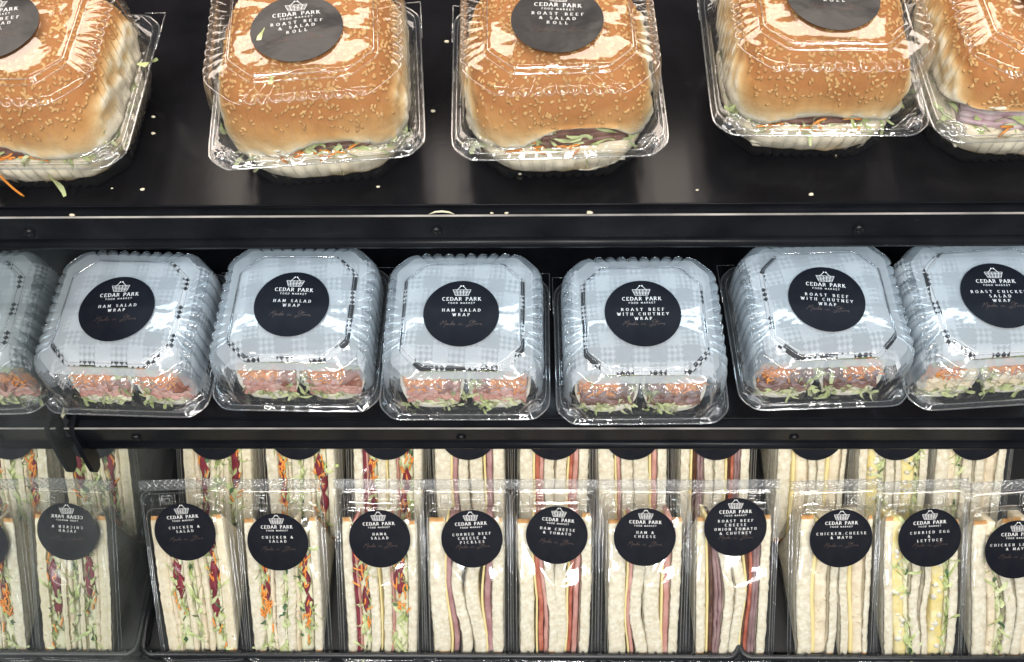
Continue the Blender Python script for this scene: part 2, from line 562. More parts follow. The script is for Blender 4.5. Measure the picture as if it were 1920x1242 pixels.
def make_label(parent, lines, seed=1, material="sticker_black", shift=0.0, lead=None, R=25.0, wrinkle=0.0, blank=False):
    """round black sticker lying in its own X-Y plane; children of it are its printing"""
    bf = bend(seed, wrinkle)
    mb = MB()
    rings, seg = 9, 56
    mb.grid(lambda i, j: ((R * (1 - j / (rings - 1)) * math.cos(2 * math.pi * i / seg)), R * (1 - j / (rings - 1)) * math.sin(2 * math.pi * i / seg),
                          bf(R * (1 - j / (rings - 1)) * math.cos(2 * math.pi * i / seg), R * (1 - j / (rings - 1)) * math.sin(2 * math.pi * i / seg))), seg, rings, closed=True)
    mb.grid(lambda i, j: (R * math.cos(2 * math.pi * i / seg), R * math.sin(2 * math.pi * i / seg), bf(R * math.cos(2 * math.pi * i / seg), R * math.sin(2 * math.pi * i / seg)) - .25 * j), seg, 2, closed=True)
    lab = mb.build("label", material, parent)
    if blank:
        return lab
    Z = .12

    def settle(m):
        m.v = [(x, y, z + bf(x, y)) for x, y, z in m.v]
    mb = MB()
    top, bot, wt, wb = 18.0 + shift, 13.6 + shift, 6.0, 4.3
    for k in range(5):
        f = k / 4
        y = top + (bot - top) * f
        w = wt + (wb - wt) * f
        vs, fs = strip2d([(-w, y), (w, y)], .26, .26)
        mb.add([(a, b, Z) for a, b in vs], fs)
    for k in range(6):
        f = -1 + 2 * k / 5
        vs, fs = strip2d([(wt * f, top), (wb * f, bot)], .24, .24)
        mb.add([(a, b, Z + .02) for a, b in vs], fs)
    for s in (-1, 1):
        vs, fs = strip2d([(s * 3.1, top), (s * .75, top + 2.9)], .30, .30)
        mb.add([(a, b, Z + .03) for a, b in vs], fs)
        d = [(s * .75 + .5 * math.cos(a * math.pi / 4), top + 2.9 + .5 * math.sin(a * math.pi / 4), Z + .04) for a in range(8)]
        mb.add(d, [tuple(range(8))])
    settle(mb)
    mb.build("basket_logo", "print_white", lab, smooth=False)
    mb = MB()
    text_line(mb, "CEDAR PARK", 2.5, 25.6, 0, 9.7 + shift, Z)
    text_line(mb, "FOOD MARKET", 1.25, 17.5, 0, 7.1 + shift, Z, serif=False, thin=.13, thick=.16)
    y = 1.0 + shift if lead is None else lead
    for ln in lines:
        text_line(mb, ln, 2.0, len(ln) * 2.80, 0, y, Z, thin=.085, thick=.16)
        y -= 3.5
    settle(mb)
    mb.build("lettering", "print_white", lab, smooth=False)
    mb = MB()
    y0 = min(y - .6, -9.5 + shift)
    for st in SCRIPT:
        vs, fs = strip2d(st, .24, .18)
        mb.add([((a - 12) * 1.15 + .25 * b, y0 + b * 1.15, Z) for a, b in vs], fs)
    settle(mb)
    mb.build("script_lettering", "print_copper", lab, smooth=False)
    return lab


# ------------------------------------------------------------------ clamshell boxes
def ring_xy(a, b, ch, nfl, amp, smooth=3, per=8, nch=8, power=.6):
    """closed outline of a chamfered rectangle, flutes bulging outwards along its sides"""
    cs = [((-a + ch, -b), (a - ch, -b), (0, -1)), ((a, -b + ch), (a, b - ch), (1, 0)), ((a - ch, b), (-a + ch, b), (0, 1)), ((-a, b - ch), (-a, -b + ch), (-1, 0))]
    pts, fl = [], []
    n = nfl * per
    for k in range(4):
        p, q, nm = cs[k]
        for i in range(n):
            s = i / n
            pts.append([p[0] + (q[0] - p[0]) * s, p[1] + (q[1] - p[1]) * s])
            win = min(1.0, s * nfl / 1.0, (1 - s) * nfl / 1.0)
            g = amp * win * (abs(math.sin(math.pi * nfl * s)) ** power - .5)
            fl.append((nm[0] * g, nm[1] * g))
        p2 = cs[(k + 1) % 4][0]
        for i in range(nch):
            s = i / nch
            pts.append([q[0] + (p2[0] - q[0]) * s, q[1] + (p2[1] - q[1]) * s])
            fl.append((0, 0))
    m = len(pts)
    for _ in range(smooth):
        pts = [[(pts[i - 1][c] + pts[i][c] * 2 + pts[(i + 1) % m][c]) / 4 for c in (0, 1)] for i in range(m)]
    return [(pts[i][0] + fl[i][0], pts[i][1] + fl[i][1]) for i in range(m)]


def loft(mb, rings, wob=0.0, seed=0):
    """rings: (a, b, chamfer, z, flute, material index of the strip below, y centre)"""
    allp = []
    for a, b, ch, z, amp, mi, yc in rings:
        rp = ring_xy(a, b, ch, loft.nfl, amp, loft.smooth)
        allp.append([(x, y + yc, z) for x, y in rp])
    n = len(allp[0])
    vs = []
    for r in allp:
        for x, y, z in r:
            w = wob * nz(x * .06 + seed, y * .06, z * .06)
            w2 = wob * .5 * nz(x * .16 + seed + 40, y * .16, z * .16)
            vs.append((x + (w + w2) * .4, y + (w - w2) * .4, z + w + w2))
    o = len(mb.v)
    mb.v += vs
    for j in range(len(rings) - 1):
        for i in range(n):
            k = (i + 1) % n
            mb.f.append((o + j * n + i, o + j * n + k, o + (j + 1) * n + k, o + (j + 1) * n + i))
            mb.m.append(rings[j][5])


loft.nfl, loft.smooth = 9, 3


def box_meshes(kind):
    """lid, tub and rim meshes of one clamshell kind"""
    roll = kind == "roll"
    H = 84.0 if roll else 68.0            # lid height above the shelf
    FZ = 35.0 if roll else 25.0           # flange height
    FA = 61.0 if roll else 57.5           # flange half width
    PA = 38.0 if roll else 38.0           # raised panel half width
    SA = 52.0 if roll else 50.5
    SC = 15.0 if roll else 11.0           # shoulder chamfer           # shoulder half width
    B = 61.0 / 61.0
    loft.nfl = 11 if roll else 10
    loft.smooth = 3
    lid = MB()
    R = []
    for s in (.03, .25, .5, .7, .85, .96):
        R.append((PA * s, PA * s * 1.02, 13 * s, H + 1.0 * (1 - s * s), 0, 0, 0))
    R += [(PA, PA * 1.02, 13, H - .3, 0, 1, 0), (PA + 1.0, PA * 1.02 + 1.0, 13.5, H - 1.6, 0, 1, 0), (PA + 1.6, PA * 1.02 + 1.6, 13.7, H - 3.2, 0, 1, 0),
          (PA + 2.6, PA * 1.02 + 2.6, 14, H - 3.8, 0, 0, 0),
          (SA - 4.5, SA - 4.0, SC, H - 4.4, .6, 3, 0), (SA - 1.8, SA - 1.5, SC, H - 5.6, 3.0, 3, 0), (SA, SA, SC, H - 8.4, 4.0, 3, 0),
          (SA + .9, SA + .9, SC, H - 12.5, 3.6, 2, 0), (SA + 1.7, SA + 1.7, SC, H - 20, 2.6, 2, 0), (SA + 1.9, SA + 1.9, SC + .5, FZ + 15, 1.5, 2, 0),
          (SA + 2.2, SA + 2.2, SC + 2, FZ + 6, .6, 2, 0), (SA + 2.5, SA + 2.5, SC + 3, FZ + 3.0, 0, 2, 0),
          (FA - 4.2, FA - 4.2, 17, FZ + 1.6, 0, 2, 0), (FA - 3.0, FA - 3.0, 12, FZ + 3.0, 0, 2, 0), (FA - 2.0, FA - 2.0, 11, FZ + 3.0, 0, 2, 0), (FA - 1.1, FA - 1.1, 10, FZ + 1.2, 0, 2, 0),
          (FA, FA, 10, FZ + .8, 0, 2, 0)]
    loft(lid, R, wob=.55, seed=3.3 if roll else 8.1)
    tub = MB()
    TB = 46.0 if roll else 44.0
    R = [(FA - .2, FA - .2, 10, FZ - .2, 0, 0, 0), (FA - 3.4, FA - 3.4, 14, FZ - .3, 0, 0, 0), (FA - 5.0, FA - 5.0, 16, FZ - 1.5, 0, 0, 0),
         (FA - 6.2, FA - 6.2, 17, FZ - 5, 1.2, 0, 0), (FA - 8.0, FA - 8.0, 17, FZ * .55, 3.2, 0, 0), (TB + 2.2, TB + 2.2, 16, FZ * .2, 3.6, 0, 0),
         (TB + .8, TB + .8, 15, 2.0, 3.2, 0, 0), (TB - 1.2, TB - 1.2, 14, .5, 1.8, 0, 0), (TB - 5, TB - 5, 14, .4, 0, 0, 0), (TB - 9, TB - 9, 13, 1.6, 0, 0, 0), (3, 3, 1, 1.6, 0, 0, 0)]
    loft(tub, R, wob=.3, seed=5.0)
    rim = MB()
    rp = ring_xy(FA, FA, 10, 3, 0, 4, per=8, nch=8)
    rim.tube([(x, y, FZ + .5) for x, y in rp], .55, 5, closed=True)
    rp = ring_xy(FA - 2.5, FA - 2.5, 11, 3, 0, 4, per=8, nch=8)
    rim.tube([(x, y, FZ + 3.0) for x, y in rp], .35, 5, closed=True)
    for sx in (-1, 1):                      # hinge corner tabs stand square at the back
        rim.tube([(sx * (FA - 12), FA + 1.5, FZ + .6), (sx * (FA + .8), FA + 1.5, FZ + .6), (sx * (FA + .8), FA - 30, FZ + .6)], .45, 5)
    bead = MB()                             # added beads imitating highlight lines along the panel edge and scalloped shoulder
    rp = ring_xy(PA + .9, PA * 1.02 + .9, 13.5, loft.nfl, 0, 3, per=6)
    bead.tube([(x, y, H - 1.0 + .4 * nz(x * .06, y * .06, 3)) for x, y in rp], .36, 5, closed=True)
    rp = ring_xy(PA + 2.8, PA * 1.02 + 2.8, 14, loft.nfl, 0, 3, per=6)
    bead.tube([(x, y, H - 3.6 + .4 * nz(x * .06, y * .06, 3)) for x, y in rp], .22, 5, closed=True)
    rp = ring_xy(SA - .6, SA - .5, SC, loft.nfl, 4.2, 3, per=8, power=.5)
    bead.tube([(x, y, H - 7.0 + .5 * nz(x * .1, y * .1, 3)) for x, y in rp], .30, 4, closed=True)
    btn = MB()
    btn.grid(lambda i, j: ((3.4, 3.0, 2.2, 1.6, .1)[j] * math.cos(i * math.pi / 9), (3.4, 3.0, 2.2, 1.6, .1)[j] * math.sin(i * math.pi / 9), (0, 2.2, 3.0, 2.4, 2.2)[j]), 18, 5, closed=True)
    post = MB()                             # stiffening rib across each front corner
    for k in range(3):
        post.tube([(-6 + k * 1.2, -3 - k * 2.6, 0), (-2 + k, 0 - k * 2.3, 3.0), (4 - k * .4, 4.2 - k * 2.6, 0)], .7, 5)
    if not roll:                            # condensation sits on the sides and back, the front stays clearer
        for q, f in enumerate(lid.f):
            if lid.m[q] in (2, 3):
                ym = sum(lid.v[v][1] for v in f) / 4
                zm = sum(lid.v[v][2] for v in f) / 4
                if ym > -SA + 6 and zm > FZ + 8:
                    lid.m[q] = 4
    return dict(bead=bead, lid=lid, tub=tub, rim=rim, button=btn, rib=post, H=H, FZ=FZ, FA=FA)


def first_build(cache, key, mb, mats, name, parent):
    if key not in cache:
        o = mb.build(name, mats, parent)
        cache[key] = o.data
        return o
    o = bpy.data.objects.new(name, cache[key])
    col.objects.link(o)
    o.parent = parent
    return o


CACHE = {}


def clamshell(kind, name, loc, rz, label, group, lines, lab_xy, lab_rot, lead, seed, plain=False):
    bm = CACHE.setdefault(kind, box_meshes(kind))
    t = tag(empty(name, loc, rz), label, "food box", group)
    mats = ["clear_plastic"] * 5 if kind == "roll" else ["fogged_plastic", "clear_plastic", "wall_plastic", "shoulder_plastic", "side_plastic"]
    first_build(CACHE, kind + "lid", bm["lid"], mats, "lid", t)
    first_build(CACHE, kind + "tub", bm["tub"], "clear_plastic" if kind == "roll" else "tray_plastic", "tub", t)
    first_build(CACHE, kind + "bead", bm["bead"], "rim_plastic", "highlight_bead", t)
    first_build(CACHE, kind + "rim", bm["rim"], "rim_plastic", "rim", t)
    for sx in (-1, 1):
        o = first_build(CACHE, kind + "btn", bm["button"], "rim_plastic", "latch_button", t)
        o.location = (sx * (bm["FA"] - 8.5) * U, -(bm["FA"] - 8.0) * U, (bm["FZ"] + 1.4) * U)
        o = first_build(CACHE, kind + "rib", bm["rib"], "rim_plastic", "corner_rib", t)
        o.location = (sx * (bm["FA"] - 11.5) * U, -(bm["FA"] - 11) * U, (bm["FZ"] + 2.0) * U)
        o.scale = (sx, 1, 1)
    if not plain:
        lab = make_label(t, lines, seed, "sticker_sheen" if kind == "roll" else "sticker_black", lead=lead, wrinkle=1.0 if kind == "roll" else .5)
        lab.location = (lab_xy[0] * U, lab_xy[1] * U, (bm["H"] + 1.9) * U)
        lab.rotation_euler = (0, 0, math.radians(lab_rot))
    return t


# ------------------------------------------------------------------ food pieces
def shred(mb, p, d, length, width, curl, rng, mi=0, n=6):
    """a thin leafy ribbon"""
    d = Vector(d).normalized()
    s = d.cross(Vector((rng.uniform(-1, 1), rng.uniform(-1, 1), rng.uniform(-.2, 1)))).normalized()
    u = s.cross(d)
    vs, fs = [], []
    ph = rng.uniform(0, 6)
    for i in range(n + 1):
        f = i / n
        c = Vector(p) + d * length * f + u * curl * math.sin(f * 3 + ph) + s * curl * .5 * math.sin(f * 5 + ph)
        w = width * (.45 + .55 * math.sin(math.pi * min(max(f, .08), .92))) / 2
        tw = math.sin(f * 4 + ph) * .8
        side = s * math.cos(tw) + u * math.sin(tw)
        vs += [c - side * w, c + u * w * .35, c + side * w]
    for i in range(n):
        for k in (0, 1):
            fs.append((3 * i + k, 3 * i + k + 1, 3 * i + 4 + k, 3 * i + 3 + k))
    mb.add(vs, fs, mi)


def stick(mb, p, d, length, r, curl, rng, mi=0, n=5):
    d = Vector(d).normalized()
    s = d.cross(Vector((rng.uniform(-1, 1), rng.uniform(-1, 1), rng.uniform(-1, 1)))).normalized()
    ph = rng.uniform(0, 3)
    mb.tube([Vector(p) + d * length * i / n + s * curl * math.sin(ph + 2.4 * i / n) for i in range(n + 1)], [r * (.7 if i in (0, n) else 1) for i in range(n + 1)], 5, mi=mi)


def lump(mb, p, r, rng, mi=0, sq=(1, 1, 1)):
    n, m = 8, 6
    sd = rng.uniform(0, 50)

    def fn(i, j):
        th, ph = 2 * math.pi * i / n, math.pi * (.02 + .96 * j / (m - 1))
        d = Vector((math.sin(ph) * math.cos(th), math.sin(ph) * math.sin(th), math.cos(ph)))
        k = r * (1 + .45 * nz(d.x * 1.3 + sd, d.y * 1.3, d.z * 1.3))
        return (p[0] + d.x * k * sq[0], p[1] + d.y * k * sq[1], p[2] + d.z * k * sq[2])
    mb.grid(fn, n, m, mi, closed=True)


def slab(mb, mp, u0, u1, lo, hi, nu, nv, front, thick, mi=0):
    """patch on a mapped face: mp(u, v, d) -> point; lo/hi give v limits at u; skirts close it backwards"""
    def fn(i, j):
        u = u0 + (u1 - u0) * i / (nu - 1)
        a, b = lo(u), hi(u)
        if j == 0 or j == nv + 1:
            return mp(u, a if j == 0 else b, -thick)
        f = (j - 1) / (nv - 1)
        e = min(f, 1 - f) * 2
        return mp(u, a + (b - a) * f, front(u, f) - (1 - min(1, e * 2.2)) ** 2 * (b - a) * .22)
    o = mb.grid(fn, nu, nv + 2, mi)
    n = nv + 2
    mb.f.append(tuple(o + k * nu for k in range(n)))
    mb.f.append(tuple(o + k * nu + nu - 1 for k in range(n))[::-1])
    mb.m += [mi, mi]


# ---- roll with sesame seeds
def make_roll(loc, rz, seed, label, food):
    rng = random.Random(seed)
    t = tag(empty("sesame_roll", loc, rz), label, "bread roll", "filled sesame rolls on the top shelf")
    A, Bd, Z0, HT = food.get("a", 53.5), food.get("b", 52.5), food.get("z0", 33.0), food.get("h", 48.0)
    ax, aw, ah = food.get("arch", (0, 26, 9))
    nu, nv = 120, 34

    def pt(i, j):
        th = 2 * math.pi * i / nu
        f = j / (nv - 1)
        ph = .02 + f * (math.pi / 2 + .42)
        e = 4.2
        c, s = math.cos(th), math.sin(th)
        rr = 1 / (abs(c) ** e + abs(s) ** e) ** (1 / e)
        rp = max(math.sin(min(ph, math.pi - ph)), 0) ** .60
        if ph > math.pi / 2:
            rp *= 1 - .22 * (ph - math.pi / 2) / .42
        zc = math.cos(ph)
        zp = (abs(zc) ** .86) * (1 if zc > 0 else -1)
        x, y = A * rp * rr * c, Bd * rp * rr * s
        z = Z0 + HT * (zp if zp > 0 else zp * .35)
        low = max(0.0, 1 - (z - Z0) / 16)
        front = max(0.0, -y / Bd)
        lift = ah * math.exp(-((x - ax) / aw) ** 4) * min(1, low) * min(1, front * 1.3)
        z += lift
        big = nz(x * .03 + seed, y * .03, z * .03) * 4.6 + nz(x * .075 + seed, y * .06, z * .09) * 1.5
        fine = nz(x * .16 + seed, y * .16, z * .16)
        side = min(1.0, max(0.0, (abs(x) - A * .80) / (A * .14)))
        torn = max(side * .9 * min(1, max(0, (Z0 + HT * .72 - z) / 10)), min(1, low * 1.1))
        k = 1 + (big * .5 + fine * torn * 3.2) / 52
        z += big * .35 + fine * torn * 2.2
        bk = .90 * min(1, max(0, (z - Z0 + 7) / (HT * .98))) ** .85
        if z - Z0 < 30:
            bk = min(bk, .03 + .029 * max(0, z - Z0 - lift * .9) + .05 * fine)
        bk = bk * (1 - .85 * min(1, torn * (.8 + fine * .9))) if side > 0 else bk
        return (x * k, y * k, z), bk * .96 - .07
    mb = MB()
    data = [[pt(i, j) for i in range(nu)] for j in range(nv)]
    mb.grid(lambda i, j: data[j][i][0], nu, nv, closed=True)
    mb.f.append(tuple(range(nu))[::-1])
    mb.m.append(0)
    mb.bake = [data[j][i][1] for j in range(nv) for i in range(nu)]
    mb.build("top_bun", "bun_crust", t)
    # bottom half, mostly pale torn crumb with a tan base line
    mb = MB()
    nb = 14

    def pb(i, j):
        th = 2 * math.pi * i / nu
        c, s = math.cos(th), math.sin(th)
        rr = 1 / (abs(c) ** 3.2 + abs(s) ** 3.2) ** (1 / 3.2)
        prof = ((.05, 25), (.5, 26), (.8, 26), (.93, 25), (.99, 22.5), (1.0, 19.5), (.985, 16), (.96, 12.5), (.93, 9), (.89, 6), (.84, 4), (.78, 3), (.5, 2.6), (.05, 2.6))[j]
        k, z = prof
        x, y = 50.5 * k * rr * c, 51.5 * k * rr * s
        f = nz(x * .15 + seed + 9, y * .15, z * .15)
        w = 1 + .035 * f + .02 * nz(x * .04, y * .04 + seed, 0)
        return (x * w, y * w, z + f * (1.8 if 14 < z else .4))
    d2 = [[pb(i, j) for i in range(nu)] for j in range(nb)]
    mb.grid(lambda i, j: d2[j][i], nu, nb, closed=True)
    bak = (.02, .02, .02, .02, .02, .02, .02, .03, .08, .17, .26, .30, .3, .3)
    mb.bake = [bak[j] for j in range(nb) for i in range(nu)]
    mb.build("bottom_bun", "bun_crust", t)
    mb = MB()                                # ragged crumb where the halves were pulled apart
    for _ in range(150):
        i = rng.randrange(nu)
        j = rng.randint(nv - 9, nv - 3)
        p = data[j][i][0]
        if p[1] > 25:
            continue
        lump(mb, (p[0] * .965, p[1] * .965, p[2] + rng.uniform(-.5, .8)), rng.uniform(1.4, 3.0), rng, sq=((.5, rng.uniform(1, 2), .5) if abs(p[0]) > 38 else (rng.uniform(1, 2.2), .55, rng.uniform(.35, .6))))
    for _ in range(110):
        i = rng.randrange(nu)
        p = d2[rng.randint(3, 8)][i]
        if p[1] > 25:
            continue
        lump(mb, (p[0] * .965, p[1] * .965, p[2]), rng.uniform(1.6, 3.4), rng, sq=((.5, rng.uniform(1, 2), .5) if abs(p[0]) > 36 else (rng.uniform(1, 2.2), .6, rng.uniform(.35, .6))))
    mb.build("torn_crumb", "crumb", t)["kind"] = "stuff"
    # sesame seeds, dense on the crown, sparse on the flanks
    mb = MB()
    oct_v = []
    for (zz, r) in ((1.0, 0), (.45, .8), (-.25, 1.0), (-.8, .55)):
        oct_v.append((zz, r))
    cnt = 0
    tries = 0
    while cnt < 1000 and tries < 30000:
        tries += 1
        j = rng.randint(3, 24)
        i = rng.randrange(nu)
        (p, bk) = data[j][i]
        pn, pd = Vector(data[j][(i + 1) % nu][0]), Vector(data[j + 1][i][0])
        v = Vector(p)
        areaw = (pn - v).length * (pd - v).length
        dens = (max(0, bk - .38) * 2.2) ** 1.5
        if rng.random() > dens * areaw / 1.9 + (.006 if bk > .25 else 0):
            continue
        v = v + (pn - v) * rng.random() + (pd - v) * rng.random()
        nrm = (pd - Vector(p)).cross(pn - Vector(p)).normalized()
        if nrm.dot(v - Vector((0, 0, Z0))) < 0:
            nrm = -nrm
        a = nrm.cross(Vector((rng.uniform(-1, 1), rng.uniform(-1, 1), rng.uniform(-1, 1)))).normalized()
        b = nrm.cross(a)
        L_, W_, T_ = 1.5 * rng.uniform(.85, 1.15), .92, .7
        vs = [v + a * L_ + nrm * .15]
        for fz, fr in ((.35, .75), (-.35, 1.0), (-.85, .6)):
            for k in range(6):
                an = k * math.pi / 3
                vs.append(v + a * L_ * fz + b * math.cos(an) * W_ * fr + nrm * (math.sin(an) * T_ * fr + .25))
        vs.append(v - a * L_ * 1.05 + nrm * .15)
        fs = [(0, 1 + k, 1 + (k + 1) % 6) for k in range(6)]
        for q in (0, 1):
            fs += [(1 + q * 6 + k, 7 + q * 6 + k, 7 + q * 6 + (k + 1) % 6, 1 + q * 6 + (k + 1) % 6) for k in range(6)]
        fs += [(13 + (k + 1) % 6, 13 + k, 19) for k in range(6)]
        mb.add(vs, fs)
        cnt += 1
    o = mb.build("sesame_seeds", "seed", t)
    o["kind"] = "stuff"
    # filling seen in the mouth of the roll
    mb = MB()
    for k in range(3):
        slab(mb, lambda u, v, d, k=k: (u, -45 - d + k * 1.5 + abs(u) ** 2 * .004, v), -40, 40, lambda u, k=k: 25 + k * 3 + nz(u * .09, k, seed), lambda u, k=k: 29.5 + k * 3 + 1.5 * nz(u * .12, k + 5, seed), 26, 5,
             lambda u, f: 2.2 * nz(u * .13, f * 2, seed + 3), 18)
    mb.build("roast_beef", food.get("meat", "roast_beef"), t)
    mb = MB()
    for _ in range(34):
        x = rng.uniform(-44, 44)
        shred(mb, (x, -46.5 + abs(x) ** 2 * .004 + rng.uniform(-1, 2), rng.uniform(23.5, 35)), (rng.uniform(-1, 1), rng.uniform(-.35, .15), rng.uniform(-.5, .35)), rng.uniform(7, 16), rng.uniform(1.5, 3.2), 1.4, rng)
    for (sx, n_) in ((1, food.get("right", 14)), (-1, food.get("left", 10))):
        for _ in range(n_):
            y = rng.uniform(-40, 20)
            shred(mb, (sx * rng.uniform(47, 51), y, rng.uniform(22, 40)), (sx * rng.uniform(-.3, .08), rng.uniform(-1, .4), rng.uniform(-.6, .8)), rng.uniform(7, 14), rng.uniform(2.2, 5), 2.0, rng)
    mb.build("shredded_lettuce", "lettuce", t)["kind"] = "stuff"
    mb = MB()
    for _ in range(12):
        x = rng.uniform(-34, 34)
        stick(mb, (x, -47 + abs(x) ** 2 * .004, rng.uniform(25, 33)), (rng.uniform(-1, 1), -.15, rng.uniform(-.4, .4)), rng.uniform(6, 12), .75, 1.2, rng)
    mb.build("grated_carrot", "carrot", t)["kind"] = "stuff"
    for piece in food.get("extra", []):
        nm, mt, kind_, args = piece
        mb = MB()
        if kind_ == "shred":
            shred(mb, *args, rng)
        else:
            stick(mb, *args, rng, n=12)
        mb.build(nm, mt, t)
    return t


# ---- wrap halves and their paper
def make_paper(loc, rz, seed, label):
    mb = MB()
    nu, nv = 60, 34
    uv = []

    def fn(i, j):
        f, g = i / (nu - 1), j / (nv - 1)
        s = -1 + 2 * f
        # a low arch: vertical sides, flat top
        an = math.pi * (1 - f)
        x = 49.0 * (abs(math.cos(an)) ** .34) * (1 if math.cos(an) > 0 else -1)
        z = 9 + 49.0 * (math.sin(an) ** .34 if 0 < f < 1 else 0)
        y = -33 + 80 * g + (1 - g) * (3.0 * nz(f * 6, seed, 2) - 4 * min(1, max(0, (abs(s) - .52) / .22)))
        droop = max(0, (.22 - g) / .22) ** 2
        z -= droop * 9 * (1 if abs(s) < .75 else 0)
        w = 1.3 * nz(x * .07 + seed, y * .07, z * .05)
        return (x + w * .7, y, z + w * 1.2 - .0)
    pts = [[fn(i, j) for i in range(nu)] for j in range(nv)]
    mb.grid(lambda i, j: pts[j][i], nu, nv)
    lens = [0]
    for i in range(nu - 1):
        lens.append(lens[-1] + (Vector(pts[20][i + 1]) - Vector(pts[20][i])).length)
    ang = math.radians((seed * 37) % 14 - 7)
    for j in range(nv):
        for i in range(nu):
            a, b = lens[i] + seed * 5.3, pts[j][i][1] + seed * 3.1
            uv.append((a * math.cos(ang) - b * math.sin(ang), a * math.sin(ang) + b * math.cos(ang)))
    mb.uv = uv
    o = mb.build("paper_sleeve", "gingham_paper", None)
    o.location = loc
    o.rotation_euler = (0, 0, rz)
    return tag(o, label, "paper sleeve", "checked papers round the wraps")


TILT = math.radians(24)


def make_wrap_half(loc, rz, sx, seed, label, meat, flip=False, leafy=False):
    rng = random.Random(seed)
    org = Vector(loc) + Matrix.Rotation(rz, 3, 'Z') @ Vector((sx * 23.0 * U, 0, 0))
    t = tag(empty("wrap_half", org, rz), label, "wrap", "cut wrap halves in their boxes")
    RX, RZ, ZC, YF = 22.0, 22.5, 26.0, -37.0

    def mp(u, v, d):                        # face plane leaning back at the top
        return (u, YF + (v - 4) * math.tan(TILT) - d, v)
    mb = MB()
    nu = 40

    def skin(i, j):
        th = 2 * math.pi * i / nu
        e = 2.7
        c, s = math.cos(th), math.sin(th)
        rr = 1 / (abs(c) ** e + abs(s) ** e) ** (1 / e)
        k = (.90, .97, 1, 1, 1)[j]
        x, z = RX * rr * c * k, ZC + RZ * rr * s * k
        w = 1 + .03 * nz(x * .1 + seed, z * .1, j)
        y = mp(0, z, 0)[1] + (2.5, -1.2, 1.2, 30, 62)[j]
        if j == 4:
            y = 40
        return (x * w, y, ZC + (z - ZC) * w)
    mb.grid(skin, nu, 5, closed=True)
    mb.build("tortilla", "tortilla", t)
    edge = lambda v: RX * .90 * (max(0, 1 - abs((v - ZC) / RZ) ** 2.7)) ** (1 / 2.7)

    def band(name, mt, v0, v1, a, b, out, amp, fr=.14):
        m_ = MB()
        lo = lambda u: v0 + amp * nz(u * .11, v0 * .1, seed)
        hi = lambda u: v1 + amp * nz(u * .11, v1 * .1, seed + .01)
        slab(m_, mp, a, b, lo, hi, 24, 8, lambda u, f: out + 2.8 * nz(u * fr, f * 2.2, seed + v0) + .8 * nz(u * .45, f * 5, seed), 14)
        m_.build(name, mt, t)
    q = -1 if flip else 1
    band("lettuce_layer", "lettuce", 29.5, 43, -17, 17, 0, 1.6)
    band("carrot_layer", "carrot", 19.5, 30.5, -19 if q > 0 else -6, 8 if q > 0 else 19, 1.0, 2.0, .3)
    z0 = 9.0 if not leafy else 10.0
    alt = {"ham": "ham_pale", "roast_beef": "beef_slice"}.get(meat, meat)
    for k in range(4):                       # folded slices
        band("meat_slice", alt if k % 2 else meat, z0 + k * 2.9, z0 + 3.6 + k * 2.9, -18 + 1.5 * (k % 2), 18.5 - 1.2 * (k == 2), 1.2 - .5 * (k % 2), 3.4, .2)
    band("meat_fold", "cured_fold" if meat == "ham" else meat, 14, 25, (4 if q > 0 else -18), (19 if q > 0 else -6), 2.0, 2.4)
    band("lettuce_base", "lettuce_pale", 5, 11.5, -17.5, 17.5, 0, 1.6)
    m_ = MB()
    for _ in range(44):
        u = rng.uniform(-17, 17)
        v = rng.choice((rng.uniform(30, 40), rng.uniform(30, 40), rng.uniform(6, 11)))
        shred(m_, mp(u, v, rng.uniform(.5, 2.2)), (rng.uniform(-1, 1), -.15, rng.uniform(-.8, .8)), rng.uniform(5, 11), rng.uniform(1.6, 3.4), 1.0, rng)
    for _ in range(12):
        shred(m_, mp(-sx * 17 + rng.uniform(-3, 4), rng.uniform(10, 42), rng.uniform(0, 2)), (rng.uniform(-.4, .4), -.2, rng.uniform(-1, 1)), rng.uniform(6, 13), rng.uniform(2, 4.5), 1.5, rng)
    m_.build("shredded_lettuce", "lettuce", t)["kind"] = "stuff"
    m_ = MB()
    for _ in range(46):
        u = rng.uniform(-18 if q > 0 else -5, 7 if q > 0 else 18)
        stick(m_, mp(u, rng.uniform(20.5, 30.5), rng.uniform(1.4, 3.4)), (rng.uniform(-1, 1), -.2, rng.uniform(-.7, .7)), rng.uniform(2.5, 6), .62, .5, rng, n=3)
    m_.build("grated_carrot", "carrot", t)["kind"] = "stuff"
    return t


# ---- wedge sandwiches
PHI = math.radians(42)
CP, SP = math.cos(PHI), math.sin(PHI)
LQ = 130.0


def fm(q, x, d):                            # face coordinates (along the cut face, across, outwards) -> local
    return (x, q * CP - d * SP, q * SP + d * CP)


CORNER = (LQ * CP, 0.0)


